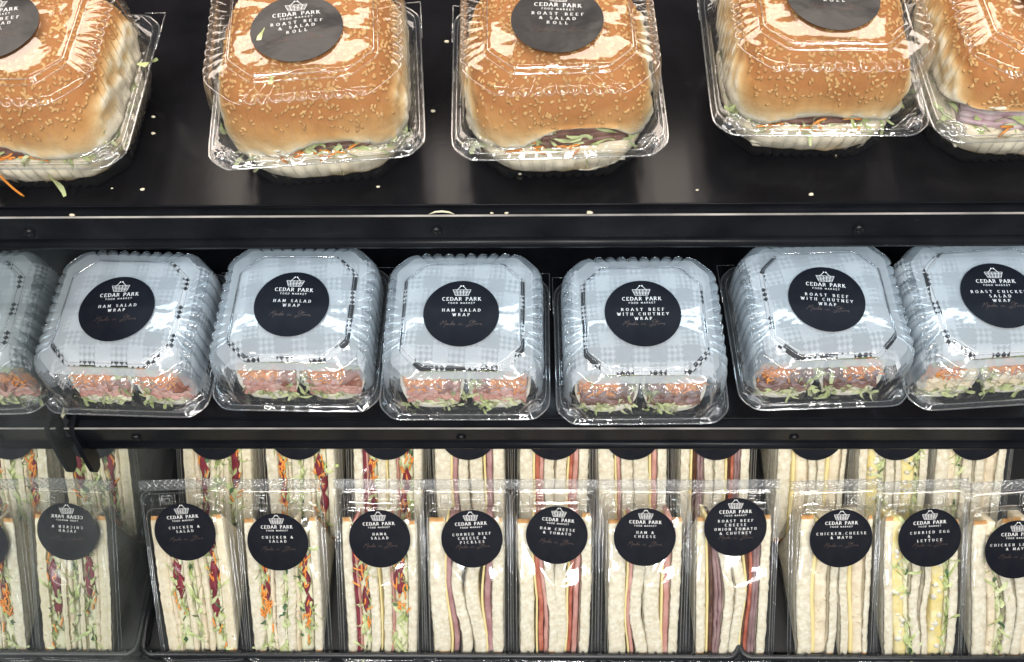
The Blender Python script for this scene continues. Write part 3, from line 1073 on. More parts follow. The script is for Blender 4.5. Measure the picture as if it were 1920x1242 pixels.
def bread_slice(x0, x1, wave, seed, q0, q1, grain, parent):
    """one triangular half slice: cut face forward, crust along both legs"""
    nq, nw = 34, 5
    W = (0.0, .02, .10, .45, 1.0)
    mb = MB()

    def side(which):
        def fn(i, j):
            f = i / (nq - 1)
            q = q0 + (q1 - q0) * f
            w = W[j]
            sh = wave(q)
            x = (x0 if which < 0 else x1) + sh
            rough_ = .8 * nz(q * .22, which + seed, 1) + .6 * nz(q * .7, which * 3 + seed, 2)
            inset = (.9 if j == 0 else 0) + (.7 * max(0, 1 - min(f, 1 - f) * 24))
            x = x + rough_ - which * inset
            h = fm(q, 0, 0)
            y = h[1] * (1 - w) + CORNER[0] * w
            z = h[2] * (1 - w) + CORNER[1] * w
            if j == 0:
                y -= SP * .25
                z += CP * .25
            return (x, y, z)
        return fn
    la = mb.grid(side(-1), nq, nw, 0)
    ra = mb.grid(side(1), nq, nw, 0)
    # cut face between the two front edges
    nx = 5
    fa = len(mb.v)
    for j in range(1, nx - 1):
        for i in range(nq):
            a, b = mb.v[la + i], mb.v[ra + i]
            f = j / (nx - 1)
            bul = .7 * math.sin(math.pi * f) + .5 * nz(i * .5, f * 3, seed + 7)
            mb.v.append((a[0] + (b[0] - a[0]) * f, a[1] + (b[1] - a[1]) * f - SP * bul, a[2] + (b[2] - a[2]) * f + CP * bul))
    cols = [la] + [fa + k * nq for k in range(nx - 2)] + [ra]
    for k in range(nx - 1):
        for i in range(nq - 1):
            mb.f.append((cols[k] + i, cols[k] + i + 1, cols[k + 1] + i + 1, cols[k + 1] + i))
            mb.m.append(1 if (i < 1 or i >= nq - 2) else 0)
    for i in (0, nq - 1):                   # crust on the legs
        prev = [cols[k] + i for k in range(nx)]
        for j in range(1, nw):
            cur = [la + j * nq + i, ra + j * nq + i]
            if j == 1:
                for k in range(nx - 1):
                    if k == 0:
                        mb.f.append((prev[0], prev[1], cur[0]))
                    elif k == nx - 2:
                        mb.f.append((prev[k], prev[k + 1], cur[1]))
                        mb.f.append((prev[1], prev[k], cur[1], cur[0]))
                    else:
                        if k == 1 and nx > 4:
                            mb.f.append((prev[1], prev[2], prev[3]))
                    mb.m.append(1)
                while len(mb.m) < len(mb.f):
                    mb.m.append(1)
                while len(mb.m) > len(mb.f):
                    mb.m.pop()
            else:
                p2 = [la + (j - 1) * nq + i, ra + (j - 1) * nq + i]
                mb.f.append((p2[0], p2[1], cur[1], cur[0]))
                mb.m.append(1)
    return mb.build("bread_slice", ["grain_crumb" if grain else "crumb", "crust"], parent)


def fdir(rng):
    g = rng.uniform(-1, 1)
    return CP * g, SP * g


THIN = {"cheese": ("cheese_slice", "cheese", .3, .35), "ham": ("ham_slice", "ham", .6, 1.0), "beef": ("corned_beef", "corned_beef", .4, 1.1), "slice": ("beef_slice", "beef_slice", .6, 1.3),
        "tomato": ("tomato_slice", "tomato", -.6, .8), "chutney": ("chutney", "chutney", -1.6, .6), "chick": ("chicken_filling", "chicken_mayo", .5, 1.2), "egg": ("egg_filling", "egg_mash", .5, 1.6),
        "beet": ("beetroot", "beetroot", .2, 1.0)}


def make_sandwich(loc, rot, cols, seed, label, grain=False, waves=3.0, back=False, topcut=0.0):
    rng = random.Random(seed)
    t = tag(empty("wedge_sandwich", loc, rot=rot), label, "sandwich", "wedge sandwiches in the baskets")
    tot = sum(w for _, w in cols)
    x = -30.6
    kx = 61.2 / tot
    wsd = seed * 3.7
    pinch = rng.uniform(-1, 1)

    def wave_at(xc):
        wt = 1 - abs(xc) / 30.6
        edge_in = xc / 30.6

        def fn(q):
            g = q / LQ
            return (waves * wt * (nz(g * 2.2 + wsd, xc * .03, 0) * 1.6 + pinch * .5 * math.sin(g * 5)) - edge_in * 1.2 * max(0, .55 - g) * 2)
        return fn
    for k, (kind, w) in enumerate(cols):
        w *= kx
        xc = x + w / 2
        wv = wave_at(xc)
        if kind == "B":
            bread_slice(x + .15, x + w - .15, wv, seed + k * 1.9, rng.uniform(-1, 1.5), LQ - topcut - rng.uniform(0, 6), grain, t)
        elif kind in THIN:
            nm, mt, out, amp = THIN[kind]
            mb = MB()
            lo = lambda q: x + .1 + wv(q) + .5 * amp * nz(q * .12, k, wsd)
            hi = lambda q: x + w - .1 + wv(q) + .5 * amp * nz(q * .12, k, wsd + .4)
            slab(mb, fm, rng.uniform(1.5, 5), LQ - topcut - rng.uniform(4, 10), lo, hi, 46, 5 if w < 4 else 8, lambda q, f: out + amp * nz(q * .10, k * 3 + f * 1.2, wsd) + .5 * amp * nz(q * .33, f * 3, wsd + k), 26)
            mb.build(nm, mt, t)
            if kind == "egg":
                mb = MB()
                for _ in range(16):
                    q = rng.uniform(5, LQ - 14)
                    lump(mb, fm(q, xc + wv(q) + rng.uniform(-.3, .3) * w, -.6), rng.uniform(1.6, 3.2), rng, sq=(.9, .9, 1.3))
                mb.build("egg_white", "egg_white", t)["kind"] = "stuff"
            if kind == "chick":
                mb = MB()
                for _ in range(12):
                    q = rng.uniform(5, LQ - 14)
                    lump(mb, fm(q, xc + wv(q) + rng.uniform(-.3, .3) * w, -.7), rng.uniform(1.2, 2.2), rng, sq=(.9, .9, 1.3))
                mb.build("chicken_pieces", "chicken_mayo", t)["kind"] = "stuff"
        else:                                # salad columns: shreds, carrot, beetroot
            mb = MB()
            slab(mb, fm, 3, LQ - topcut - 15, lambda q: x + .2 + wv(q), lambda q: x + w - .2 + wv(q), 40, 7, lambda q, f: -1.2 + 1.4 * nz(q * .16, f * 2.4, wsd + k), 10)
            mb.build("salad_bed", "lettuce_pale", t)
            parts = {"lettuce": MB(), "carrot": MB(), "beet": MB(), "spinach": MB()}
            dens = {"salad": (36, 26, 3, 4), "carrots": (26, 46, 2, 3), "beets": (32, 10, 4, 5), "leaf": (36, 0, 0, 4)}[kind]
            for _ in range(dens[0]):
                q = rng.uniform(4, LQ - 12 - topcut)
                shred(parts["lettuce"], fm(q, xc + wv(q) + rng.uniform(-.5, .42) * w, rng.uniform(-.4, 1.2)), (rng.uniform(-.45, .45), *fdir(rng)), rng.uniform(6, 14), rng.uniform(1.8, 4.6), .6, rng)
            c0 = rng.uniform(10, LQ * .45)
            for _ in range(dens[1]):
                q = rng.choice((rng.gauss(c0, 9), rng.gauss(c0 + 48, 11)))
                if not 4 < q < LQ - 14:
                    continue
                a = rng.gauss(0, .4)
                stick(parts["carrot"], fm(q, xc + wv(q) + rng.uniform(-.4, .4) * w, rng.uniform(.1, 1.5)), (math.sin(a), CP * math.cos(a), SP * math.cos(a)), rng.uniform(4, 9), .75, .9, rng, n=4)
            for b in range(dens[2]):
                q = c0 + 4 + b * rng.uniform(14, 30)
                if q > LQ - 22:
                    q -= 60
                xx = xc + rng.uniform(-.2, .2) * w
                lo = lambda u: xx + wv(u) - (2.4 + .32 * w) * max(.05, math.sin(math.pi * min(1, max(0, (u - q) / 24)))) * .62
                hi = lambda u: xx + wv(u) + (2.4 + .32 * w) * max(.05, math.sin(math.pi * min(1, max(0, (u - q) / 24)))) * .62
                slab(parts["beet"], fm, q, q + 24, lo, hi, 14, 6, lambda u, f: .9 + .8 * nz(u * .2, f * 2, wsd), 8)
            for _ in range(dens[3]):
                q = rng.uniform(4, LQ - 14)
                shred(parts["spinach"], fm(q, xc + wv(q) + rng.uniform(-.4, .3) * w, .8), (rng.uniform(-.6, .6), *fdir(rng)), rng.uniform(3, 8), rng.uniform(1.5, 4), .5, rng)
            for nm, key, mt in (("shredded_lettuce", "lettuce", "lettuce"), ("grated_carrot", "carrot", "carrot"), ("beetroot", "beet", "beetroot"), ("spinach_leaf", "spinach", "spinach")):
                if parts[key].f:
                    parts[key].build(nm, mt, t)["kind"] = "stuff"
        x += w
    return t


def wedge_meshes():
    lid = MB()
    loft.nfl, loft.smooth = 3, 3
    R = []
    for s in (.04, .3, .6, .85, .97):
        R.append((30.3 * s, 67.0 * s, 4 * s, 4.6, 0, 0, 65.5))
    R += [(30.3, 67.0, 4, 4.4, 0, 0, 65.5), (31.0, 67.7, 4.5, 3.6, 0, 0, 65.5), (31.8, 68.8, 5, -.6, 0, 0, 65.5), (32.4, 69.6, 5, -1.4, 0, 0, 65.6),
          (33.2, 71.5, 5, -1.6, 0, 0, 67.0), (33.6, 75.0, 5, -1.6, 0, 0, 69.2), (33.9, 75.4, 5, -.4, 0, 0, 69.3), (34.5, 75.9, 5, -.3, 0, 0, 69.4), (34.8, 76.2, 5, -1.6, 0, 0, 69.5), (36.2, 77.5, 5, -1.7, 0, 0, 69.8)]
    loft(lid, R, wob=.0, seed=2)
    lid.v = [fm(y, x, z + (.9 * nz(x * .04, y * .028, 4.4) + .35 * nz(x * .11, y * .07, 9) if z > 3 else 0)) for x, y, z in lid.v]
    strip = MB()                              # embossed criss-cross seal along the top
    w0, w1, q0, q1 = -36.2, 36.2, 147.6, 156.0
    strip.grid(lambda i, j: fm(q0 + (q1 - q0) * j, w0 + (w1 - w0) * i / 20, -1.6), 21, 2)
    n = 15
    stp = (w1 - w0) / n
    for k in range(-2, n + 1):
        for sg in (0, 1):
            a = w0 + k * stp
            xa, xb = (a, a + stp * 2) if sg == 0 else (a + stp * 2, a)
            qa, qb = q0, q1
            pa, pb = [xa, qa], [xb, qb]
            for p_, o_ in ((pa, pb), (pb, pa)):
                for lim, ok in ((w0, p_[0] >= w0), (w1, p_[0] <= w1)):
                    if not ok:
                        f = (lim - p_[0]) / (o_[0] - p_[0])
                        p_[1] = p_[1] + (o_[1] - p_[1]) * f
                        p_[0] = lim
            if abs(pa[1] - pb[1]) > .3:
                strip.tube([fm(pa[1], pa[0], -1.3), fm((pa[1] + pb[1]) / 2, (pa[0] + pb[0]) / 2, -1.2), fm(pb[1], pb[0], -1.3)], .42, 4)
    strip.tube([fm(q1, w0, -1.5), fm(q1, w1, -1.5)], .3, 4)
    rim = MB()
    loft.nfl = 3
    for a, b, yc, zz, r in ((36.2, 77.5, 69.8, -1.7, .4), (34.2, 75.7, 69.3, -.2, .38), (31.2, 68.0, 65.5, 3.4, .36)):
        rp = ring_xy(a, b, 5, 3, 0, 3)
        rim.tube([fm(y + yc, x, zz) for x, y in rp], r, 4, closed=True)
    latch = MB()
    for sx in (-1, 1):
        rp = [(-4.2, -3.4), (4.2, -3.4), (4.2, 3.4), (-4.2, 3.4)]
        latch.tube([fm(139.0 + y, sx * 14 + x, -.9) for x, y in rp], .5, 4, closed=True)
        rp = [(-2.2, -1.6), (2.2, -1.6), (2.2, 1.8), (-2.2, 1.8)]
        latch.tube([fm(138.8 + y, sx * 14 + x, .1) for x, y in rp], .6, 4, closed=True)
        for e in (-6.3, 6.3):
            latch.tube([fm(134, sx * 14 + e, -1.2), fm(144, sx * 14 + e, -1.2)], .3, 4)
        latch.tube([fm(137, sx * 26, -.9), fm(139.5, sx * 27.5, -.9), fm(142, sx * 26, -.9)], .35, 4)
    tray = MB()
    nq, W = 40, (0, .03, .2, .5, .8, 1.0)

    def wall(sx):
        def fn(i, j):
            q = -3 + 138 * i / (nq - 1)
            w = W[j]
            h = fm(q, 0, -1.6)
            cy, cz = CORNER[0] + 2.5, -2.5
            rib = .55 * math.sin(i * 2.6) * (1 if 1 < j else 0)
            return (sx * (32.6 - 2.0 * w + rib), h[1] * (1 - w) + cy * w, h[2] * (1 - w) + cz * w)
        return fn
    a = tray.grid(wall(-1), nq, 6)
    b = tray.grid(wall(1), nq, 6)
    for i in (0, nq - 1):
        for j in range(5):
            tray.f.append((a + j * nq + i, b + j * nq + i, b + (j + 1) * nq + i, a + (j + 1) * nq + i))
            tray.m.append(0)
    return lid, strip, rim, latch, tray


WM = wedge_meshes()


def make_pack(loc, rot, label, group, lines, lab_q, lab_x, lab_rot, seed, lead=None, blank=False):
    t = tag(empty("sandwich_pack", loc, rot=rot), label, "sandwich pack", group)
    for nm, mb, mt in (("lid", WM[0], "wedge_plastic"), ("seal_strip", WM[1], "rim_plastic"), ("rim", WM[2], "rim_plastic"), ("latch", WM[3], "rim_plastic"), ("tray", WM[4], "tray_plastic")):
        first_build(CACHE, "wedge" + nm, mb, mt, nm, t)
    lab = make_label(t, lines, seed, "sticker_black", shift=2.4, lead=lead, wrinkle=.3, blank=blank)
    p = fm(lab_q, lab_x, 6.1)
    lab.location = Vector(p) * U
    lab.rotation_euler = (Euler((PHI, 0, 0)).to_matrix() @ Euler((0, 0, math.radians(lab_rot))).to_matrix()).to_euler()
    return t


# ------------------------------------------------------------------ the cabinet
V1, V2, V3 = -450.0, -610.0, -836.0          # shelf decks and basket floor
XL, XR = -331.0, 520.0                        # mirror plane, right end
HB = 640.0


def cab(name, mats, label=None, cat=None, kind=None):
    pass


mb = MB()
mb.box(-620, 700, HB, HB + 10, -1000, -200)
o = mb.build("back_wall", "dark_wall", smooth=False)
o.location = (0, 0, CAMZ)
o["kind"] = "structure"
mb = MB()
mb.box(-620, 700, -60, HB, -905, -895)
o = mb.build("base_deck", "dark_wall", smooth=False)
o.location = (0, 0, CAMZ)
o["kind"] = "structure"
mb = MB()
mb.box(XL - 6, XL, 120, 335, -894, -483)
mb.box(XL - 6, XL, 335, HB - 1, -894, -454)
o = mb.build("mirror_wall", "smeared_mirror", smooth=False)
o.location = (0, 0, CAMZ)
o["kind"] = "structure"


def shelf(v, hf, x0, x1, label, screws, hb):
    t = tag(empty("display_shelf", P3(0, hf, v)), label, "shelf", "black shelves of the display case")
    # local origin at the deck's front edge
    mb = MB()
    mb.box(x0, x1, 0, hb - hf, -3, 0)
    mb.build("deck", "black_deck", t, smooth=False)
    mb = MB()
    mb.tube([(x0, -.2, -.2), (x1, -.2, -.2)], .55, 6)
    mb.build("deck_edge", "black_paint", t)
    mb = MB()
    mb.box(x0, x1, -7.1, 3.0, -5.4, -4.4)
    mb.build("ticket_channel", "black_paint", t, smooth=False)
    mb = MB()
    mb.box(x0, x1, -8.6, -7.2, -22, -.8)
    mb.build("front_lip", "black_paint", t, smooth=False, bevel=.4)
    mb = MB()
    mb.box(x0, x1, -8.5, -7.3, -.72, -.35)  # patchy pale grey strip along the lip's top edge
    mb.build("pale_edge", "pale_edge", t, smooth=False)
    mb = MB()
    mb.tube([(x0, -7.2, -27.2), (x1, -7.2, -27.2)], 4.6, 10, flat=.9)
    mb.build("lower_rail", "black_paint", t)
    for px in screws:
        mb = MB()
        pr = ((3.4, 0), (3.4, 1.0), (2.4, 1.8), (1.7, 1.9), (1.5, 1.0), (.1, 1.0))
        mb.grid(lambda i, j: (px + pr[j][0] * math.cos(i * math.pi / 6), -8.6 - pr[j][1], -14 + pr[j][0] * math.sin(i * math.pi / 6)), 12, 6, closed=True)
        mb.build("screw", "screw_metal", t)
    return t


def at_screw(px, py, h):
    d = ray(px, py)
    return d.x * h / d.y


H1, H2 = 345.5, 282.0
shelf(V1, H1, -610, 690, "black metal top shelf holding the sesame rolls, with a pale-edged front lip", [at_screw(p, 442, H1 - 8) for p in (62, 820, 1602)], 600)
s2 = shelf(V2, H2, XL + 3, 560, "black metal middle shelf holding the wrap boxes, with an end bracket by the mirror", [at_screw(p, 825, H2 - 8) for p in (262, 866, 1485)], 560)
mb = MB()                                    # hooked end bracket
prof = [(6, 2), (-8, 1.5), (-12, -4), (-20, -30), (-23, -44), (-21, -50), (-15, -52), (-9, -46), (-3, -26), (6, -14)]
k = len(prof)
for xx in (XL + 7.0, XL + 10.5):
    mb.v += [(xx, y, z) for y, z in prof]
mb.f += [tuple(range(k)), tuple(range(2 * k - 1, k - 1, -1))] + [(i, i + k, (i + 1) % k + k, (i + 1) % k) for i in range(k)]
mb.m += [0] * (k + 2)
mb.build("end_bracket", "black_paint", s2, smooth=False, bevel=.5)


# ------------------------------------------------------------------ wire baskets under the sandwiches
def basket(xa, xb, label):
    hb, hf = 400.0, 165.0
    t = tag(empty("wire_basket", P3((xa + xb) / 2, hf, -828)), label, "basket", "black wire baskets under the sandwiches")
    w = (xb - xa) / 2
    r = 9.0
    mb = MB()
    path = [(-w, 90, 0), (-w, r, 0)] + [(-w + r - r * math.cos(a), r - r * math.sin(a), 0) for a in (.4, .8, 1.2)] + [(-w + r, 0, 0), (w - r, 0, 0)] + \
           [(w - r + r * math.sin(a), r - r * math.cos(a), 0) for a in (.4, .8, 1.2)] + [(w, r, 0), (w, 90, 0)]
    mb.tube(path, 2.7, 8)
    mb.build("rim_rail", "wire_black", t)
    n = int(2 * w / 15.5)
    first = None
    for i in range(n + 1):
        x = -w + r + (2 * w - 2 * r) * i / n
        if first is None:
            mb = MB()
            mb.tube([(0, 2.4, 3.2), (0, 1.2, -.6), (0, -.5, -12), (0, 4, -34), (0, 30, -52), (0, 220, -52)], 1.25, 6)
            ob = mb.build("wire", "wire_black", t)
            first = ob.data
        else:
            ob = bpy.data.objects.new("wire", first)
            col.objects.link(ob)
            ob.parent = t
        ob.location = (x * U, 0, 0)
    for (y, z) in ((0, -14), (1.5, -26), (12, -46), (110, -54)):
        mb = MB()
        mb.tube([(-w + 2, y, z), (w - 2, y, z)], 1.2, 6)
        mb.build("cross_wire", "wire_black", t)
    mb = MB()
    mb.box(-w + 3, w - 3, 6, 225, -8.6, -7.8)
    mb.build("base_mat", "dark_wall", t, smooth=False)
    return t


JX = on_level(1386, 1218, -828)[0]
basket(XL + 2, JX - .6, "long black wire basket holding the seven packs from the mirror to the roast beef sandwich")
basket(JX + .6, JX + 330, "black wire basket holding the chicken, egg and lettuce sandwich packs")

# ------------------------------------------------------------------ top shelf: rolls
ROLLS = [
    # flange front-centre pixel, rotation, sticker offset, sticker rotation, texts
    dict(px=(29, 316), rz=0, lab=(-4, -3), lr=8, seed=11, label="clear box whose sesame roll trails a curled carrot strand and lettuce over the rim",
         rlabel="sesame roll with a carrot strand and green lettuce hanging out of its front",
         food=dict(a=52.5, h=46, arch=(-24, 28, 13), right=26, extra=[("carrot_strand", "carrot", "stick", ((-22, -54, 28), (.62, -.05, -.95), 27, .75, 5)), ("lettuce_shred", "lettuce", "shred", ((56, 14, 42), (1, -.15, .25), 15, 4, 2)),
                                                       ("lettuce_shred", "lettuce", "shred", ((12, -55, 24), (.35, -.3, -1), 17, 3.5, 2))])),
    dict(px=(594, 306), rz=5, lab=(-2, -9), lr=3, seed=12, label="clear roll box with a green lettuce scrap stuck beside its creased sticker",
         rlabel="sesame roll with bright green lettuce bulging at one side and torn white lower half", food=dict(h=50, arch=(10, 22, 9), right=34, left=4)),
    dict(px=(1052, 296), rz=1.5, lab=(-1, -7), lr=-4, seed=13, label="clear roll box with a dent below its sticker and an open-mouthed roll inside",
         rlabel="sesame roll gaping open at the front to show beef, lettuce and carrot", food=dict(h=47, arch=(12, 27, 17), right=3, left=3)),
    dict(px=(1543, 254), rz=-.5, lab=(0, -7), lr=-3, seed=14, label="clear roll box set further back on its shelf than its neighbours, sticker reading salad roll",
         rlabel="sesame roll with pale lettuce squeezed out along its front edge", food=dict(a=51.5, h=49, arch=(4, 30, 8), right=12, left=14)),
    dict(px=(1963, 262), rz=2, lab=(4, 4), lr=-10, seed=15, label="clear roll box holding the roll that shows purple onion",
         rlabel="sesame roll filled with purple onion, beef and lettuce", food=dict(h=45, arch=(-18, 40, 17), right=3, left=10, meat="onion")),
]
for r in ROLLS:
    x, h = on_level(*r["px"], V1 + 35)
    rz = math.radians(r["rz"])
    c = Vector((x, h, 0)) + Matrix.Rotation(rz, 3, 'Z') @ Vector((0, 60, 0))
    loc = P3(c.x, c.y, V1 + .3)
    clamshell("roll", "roll_box", loc, rz, r["label"], "roll boxes on the top shelf", ["ROAST BEEF", "& SALAD", "ROLL"], r["lab"], r["lr"], 3.2, r["seed"])
    make_roll(loc, rz, r["seed"], r["rlabel"], r["food"])

# ------------------------------------------------------------------ middle shelf: wraps
WRAPS = [
    dict(px=(224, 582), rz=-2, lab=(-1, 0), lr=5, lines=["HAM SALAD", "WRAP"], meat="ham", lead=1.2, seed=21, label="ham salad wrap box standing right beside the mirror wall",
         h=["ham wrap half beside the mirror wall", "ham wrap half with pink ham, in the box by the mirror, away from the glass"], p="checked paper round the ham wrap by the mirror wall"),
    dict(px=(548, 573), rz=-1, lab=(0, 0), lr=-1, lines=["HAM SALAD", "WRAP"], meat="ham", lead=1.2, seed=22, label="ham salad wrap box between the two other ham salad boxes",
         h=["ham wrap half in the middle ham salad box, on the mirror's side", "ham wrap half in the middle ham salad box, on the roast beef side"], p="checked paper round the wrap in the middle ham salad box"),
    dict(px=(868, 588), rz=0, lab=(-1, -1), lr=0, lines=["HAM SALAD", "WRAP"], meat="ham", lead=1.2, seed=23, label="ham salad wrap box next to the roast beef with chutney boxes",
         h=["ham wrap half with thick orange carrot, in the box beside the roast beef wraps", "ham wrap half touching the roast beef side of its box"], p="checked paper in the ham salad box next to roast beef"),
    dict(px=(1208, 595), rz=.5, lab=(-1, 2), lr=0, lines=["ROAST BEEF", "WITH CHUTNEY", "WRAP"], meat="roast_beef", lead=1.6, seed=24, label="roast beef with chutney wrap box next to the ham salad boxes",
         h=["roast beef wrap half on the ham salad side of its box", "roast beef wrap half under a strip of bright carrot, beside pale lettuce"], p="boldly checked paper round the roast beef wrap next to ham"),
    dict(px=(1552, 566), rz=2, lab=(-1, 1), lr=-7, lines=["ROAST BEEF", "WITH CHUTNEY", "WRAP"], meat="roast_beef", lead=1.6, seed=25, label="roast beef with chutney wrap box with a tilted sticker, beside the roast chicken box",
         h=["roast beef wrap half with carrot on its outer edge, tilted sticker box", "roast beef wrap half next to the roast chicken box"], p="checked paper under the tilted roast beef sticker"),
    dict(px=(1868, 562), rz=4, lab=(2, 2), lr=-4, lines=["ROAST CHICKEN", "SALAD", "WRAP"], meat="chicken_mayo", lead=1.6, seed=26, label="roast chicken salad wrap box",
         h=["roast chicken wrap half with tomato red flecks and lettuce", "roast chicken wrap half farther from the roast beef wraps"], p="checked paper round the roast chicken wrap"),
]
for r in WRAPS:
    x, h = on_level(*r["px"], V2 + 68)
    rz = math.radians(r["rz"])
    loc = P3(x, h, V2 + .3)
    clamshell("wrap", "wrap_box", loc, rz, r["label"], "wrap boxes on the middle shelf", r["lines"], r["lab"], r["lr"], r["lead"], r["seed"])
    make_paper(loc, rz, r["seed"], r["p"])
    for k, sx in enumerate((-1, 1)):
        make_wrap_half(loc, rz, sx, r["seed"] * 3 + k, r["h"][k], r["meat"], flip=(sx > 0 and r["seed"] in (24, 25, 23)), leafy=r["seed"] in (25, 26))
# second row standing behind, only their front rims peep out
for i, (px, sd) in enumerate(((400, 31), (1090, 32))):
    x, h = on_level(px, 600, V2)
    loc = P3(x, 476, V2 + .3)
    clamshell("wrap", "wrap_box", loc, .1 - .2 * i, ("unlabelled clear box in the shade behind the two boxes nearest the mirror", "unlabelled clear box in the shade behind the ham salad and roast beef boxes")[i],
              "wrap boxes on the middle shelf", [], (0, 0), 0, 0, sd, plain=True)

# ------------------------------------------------------------------ baskets: sandwich packs
B_ = "B"
REC = {
    "chicken_salad_a": [(B_, 11), ("chick", 4), ("beets", 9), (B_, 6), ("leaf", 3), ("chick", 4), (B_, 6), ("beets", 11), (B_, 10)],
    "chicken_salad_b": [(B_, 11), ("carrots", 8), ("chick", 3), (B_, 8), ("leaf", 2), (B_, 8), ("chick", 3), ("salad", 11), (B_, 8)],
    "ham_salad": [(B_, 9), ("beet", 3), ("ham", 2), ("salad", 7), (B_, 9), ("cheese", 1.5), (B_, 8), ("ham", 2), ("salad", 13), (B_, 9)],
    "corned_beef": [(B_, 14), ("cheese", 2), ("beef", 4), (B_, 9), (B_, 11), ("cheese", 2), ("beef", 5), (B_, 10)],
    "ham_tomato": [(B_, 12), ("cheese", 1.8), ("tomato", 4), ("ham", 3), (B_, 9), (B_, 10), ("cheese", 1.8), ("tomato", 3), ("ham", 4), (B_, 9)],
    "ham_cheese": [(B_, 15), ("cheese", 1.8), ("ham", 3), (B_, 11), (B_, 14), ("cheese", 2), ("ham", 4.5), (B_, 9)],
    "roast_beef": [(B_, 9), ("cheese", 2), ("chutney", 4), ("slice", 2.5), ("slice", 2.5), (B_, 9), (B_, 10), ("cheese", 2), ("chutney", 3), ("tomato", 3), ("slice", 2.5), ("slice", 2.5), (B_, 9)],
    "chicken_cheese": [(B_, 13), ("cheese", 3), ("chick", 10), (B_, 8), (B_, 8), ("cheese", 3), ("chick", 9), (B_, 6)],
    "egg": [(B_, 9), ("egg", 10), ("leaf", 4), (B_, 9), (B_, 7), ("egg", 11), ("leaf", 3), (B_, 9)],
    "chicken_lettuce": [(B_, 13), ("chick", 6), ("leaf", 4), (B_, 10), (B_, 10), ("chick", 8), (B_, 9)],
}
SAND = [
    # panel-centre x at label height, label pixel, roll in degrees, recipe, lines, lead
    (358, (347, 998), 2.5, "chicken_salad_a", ["CHICKEN &", "SALAD"], 3.4, True, 0, 1.5, "leaning chicken and salad pack beside the mirror wall", "chicken salad sandwich with a large dark beetroot, beside the mirror wall"),
    (528, (521, 1017), .5, "chicken_salad_b", ["CHICKEN &", "SALAD"], 3.4, False, 4, 0, "upright chicken and salad pack next to the ham and salad pack", "chicken salad sandwich with orange grated carrot, next to the ham and salad"),
    (710, (712, 1011), -.5, "ham_salad", ["HAM&", "SALAD"], 3.4, False, 3, 2, "ham and salad sandwich pack", "ham salad sandwich with beetroot and a cluster of carrot"),
    (874, (885, 1011), 0, "corned_beef", ["CORNED BEEF", "CHEESE &", "PICKLES"], 3.4, False, 0, 3, "corned beef, cheese and pickles sandwich pack", "corned beef and cheese sandwich on white bread"),
    (1040, (1044, 1004), 0, "ham_tomato", ["HAM CHEESE", "& TOMATO"], 4.4, False, 1, -5, "ham, cheese and tomato sandwich pack", "ham, cheese and tomato sandwich on white bread"),
    (1209, (1209, 1008), 0, "ham_cheese", ["HAM &", "CHEESE"], 3.4, False, 2, -1, "ham and cheese sandwich pack with a scuffed sticker", "plain ham and cheese sandwich with bowed white slices"),
    (1377, (1379, 989), .8, "roast_beef", ["ROAST BEEF", "CHEESE", "ONION TOMATO", "& CHUTNEY"], 4.6, False, 0, 1, "roast beef, cheese, onion, tomato and chutney sandwich pack", "roast beef and chutney sandwich with folded dark meat"),
    (1570, (1577, 1010), 2, "chicken_cheese", ["CHICKEN,CHEESE", "& MAYO"], 3.4, False, 2, 0, "chicken, cheese and mayo sandwich pack", "chicken, cheese and mayo sandwich with creamy filling and yellow cheese"),
    (1735, (1743, 1009), 3, "egg", ["CURRIED EGG", "&", "LETTUCE"], 4.0, False, 2, 1, "curried egg and lettuce sandwich pack with wrinkled film", "curried egg sandwich with chunky yellow and white filling"),
    (1902, (1906, 1031), 4, "chicken_lettuce", ["CHICKEN LETTUCE", "& MAYO"], 3.4, False, 4, -2, "chicken, lettuce and mayo sandwich pack", "chicken, lettuce and mayo sandwich with green leaf flecks"),
]
BASE_H, BASE_V = 166.0, -833.5


def on_face(px, py, h0, v0):
    """pixel on the tilted cut-face plane (6 units proud) through (h0, v0) -> x, q"""
    d = ray(px, py)
    n = Vector((0, -SP, CP))
    p0 = Vector((0, h0, v0)) + n * 6
    t = p0.dot(n) / d.dot(n)
    p = d * t
    return p.x, (p - p0).dot(Vector((0, CP, SP)))


for i, (cx, lp, roll, rec, lines, lead, grain, tc_, lr, plabel, slabel) in enumerate(SAND):
    xs, _ = on_face(cx, 1070, BASE_H, BASE_V)
    lx, lq = on_face(lp[0], lp[1], BASE_H, BASE_V)
    # roll within the face plane about the base
    nrm = Vector((0, -SP, CP))
    rm = Matrix.Rotation(math.radians(roll), 3, nrm)
    rot = rm.to_euler()
    ctr = Vector((xs, BASE_H, BASE_V)) + Vector((0, CP, SP)) * 60
    org = ctr - rm @ (Vector((0, CP, SP)) * 60)
    rel = rm.inverted() @ (Vector((lx, BASE_H + lq * CP, BASE_V + lq * SP)) - org)
    loc = P3(*org)
    make_pack(loc, rot, plabel, "sandwich packs in the front row", lines, rel.dot(Vector((0, CP, SP))), rel.x, lr - 0.0, 40 + i, lead)
    make_sandwich(loc, rot, REC[rec], 50 + i * 3, slabel, grain, waves=(3.2 if i < 3 else 6.0), topcut=tc_)
BACK = [(400, "chicken_salad_a", True), (562, "chicken_salad_b", False), (722, "ham_salad", False), (882, "corned_beef", False), (1037, "ham_tomato", False), (1190, "ham_cheese", False),
        (1342, "roast_beef", False), (1520, "chicken_cheese", False), (1680, "egg", False), (1822, "chicken_lettuce", False)]
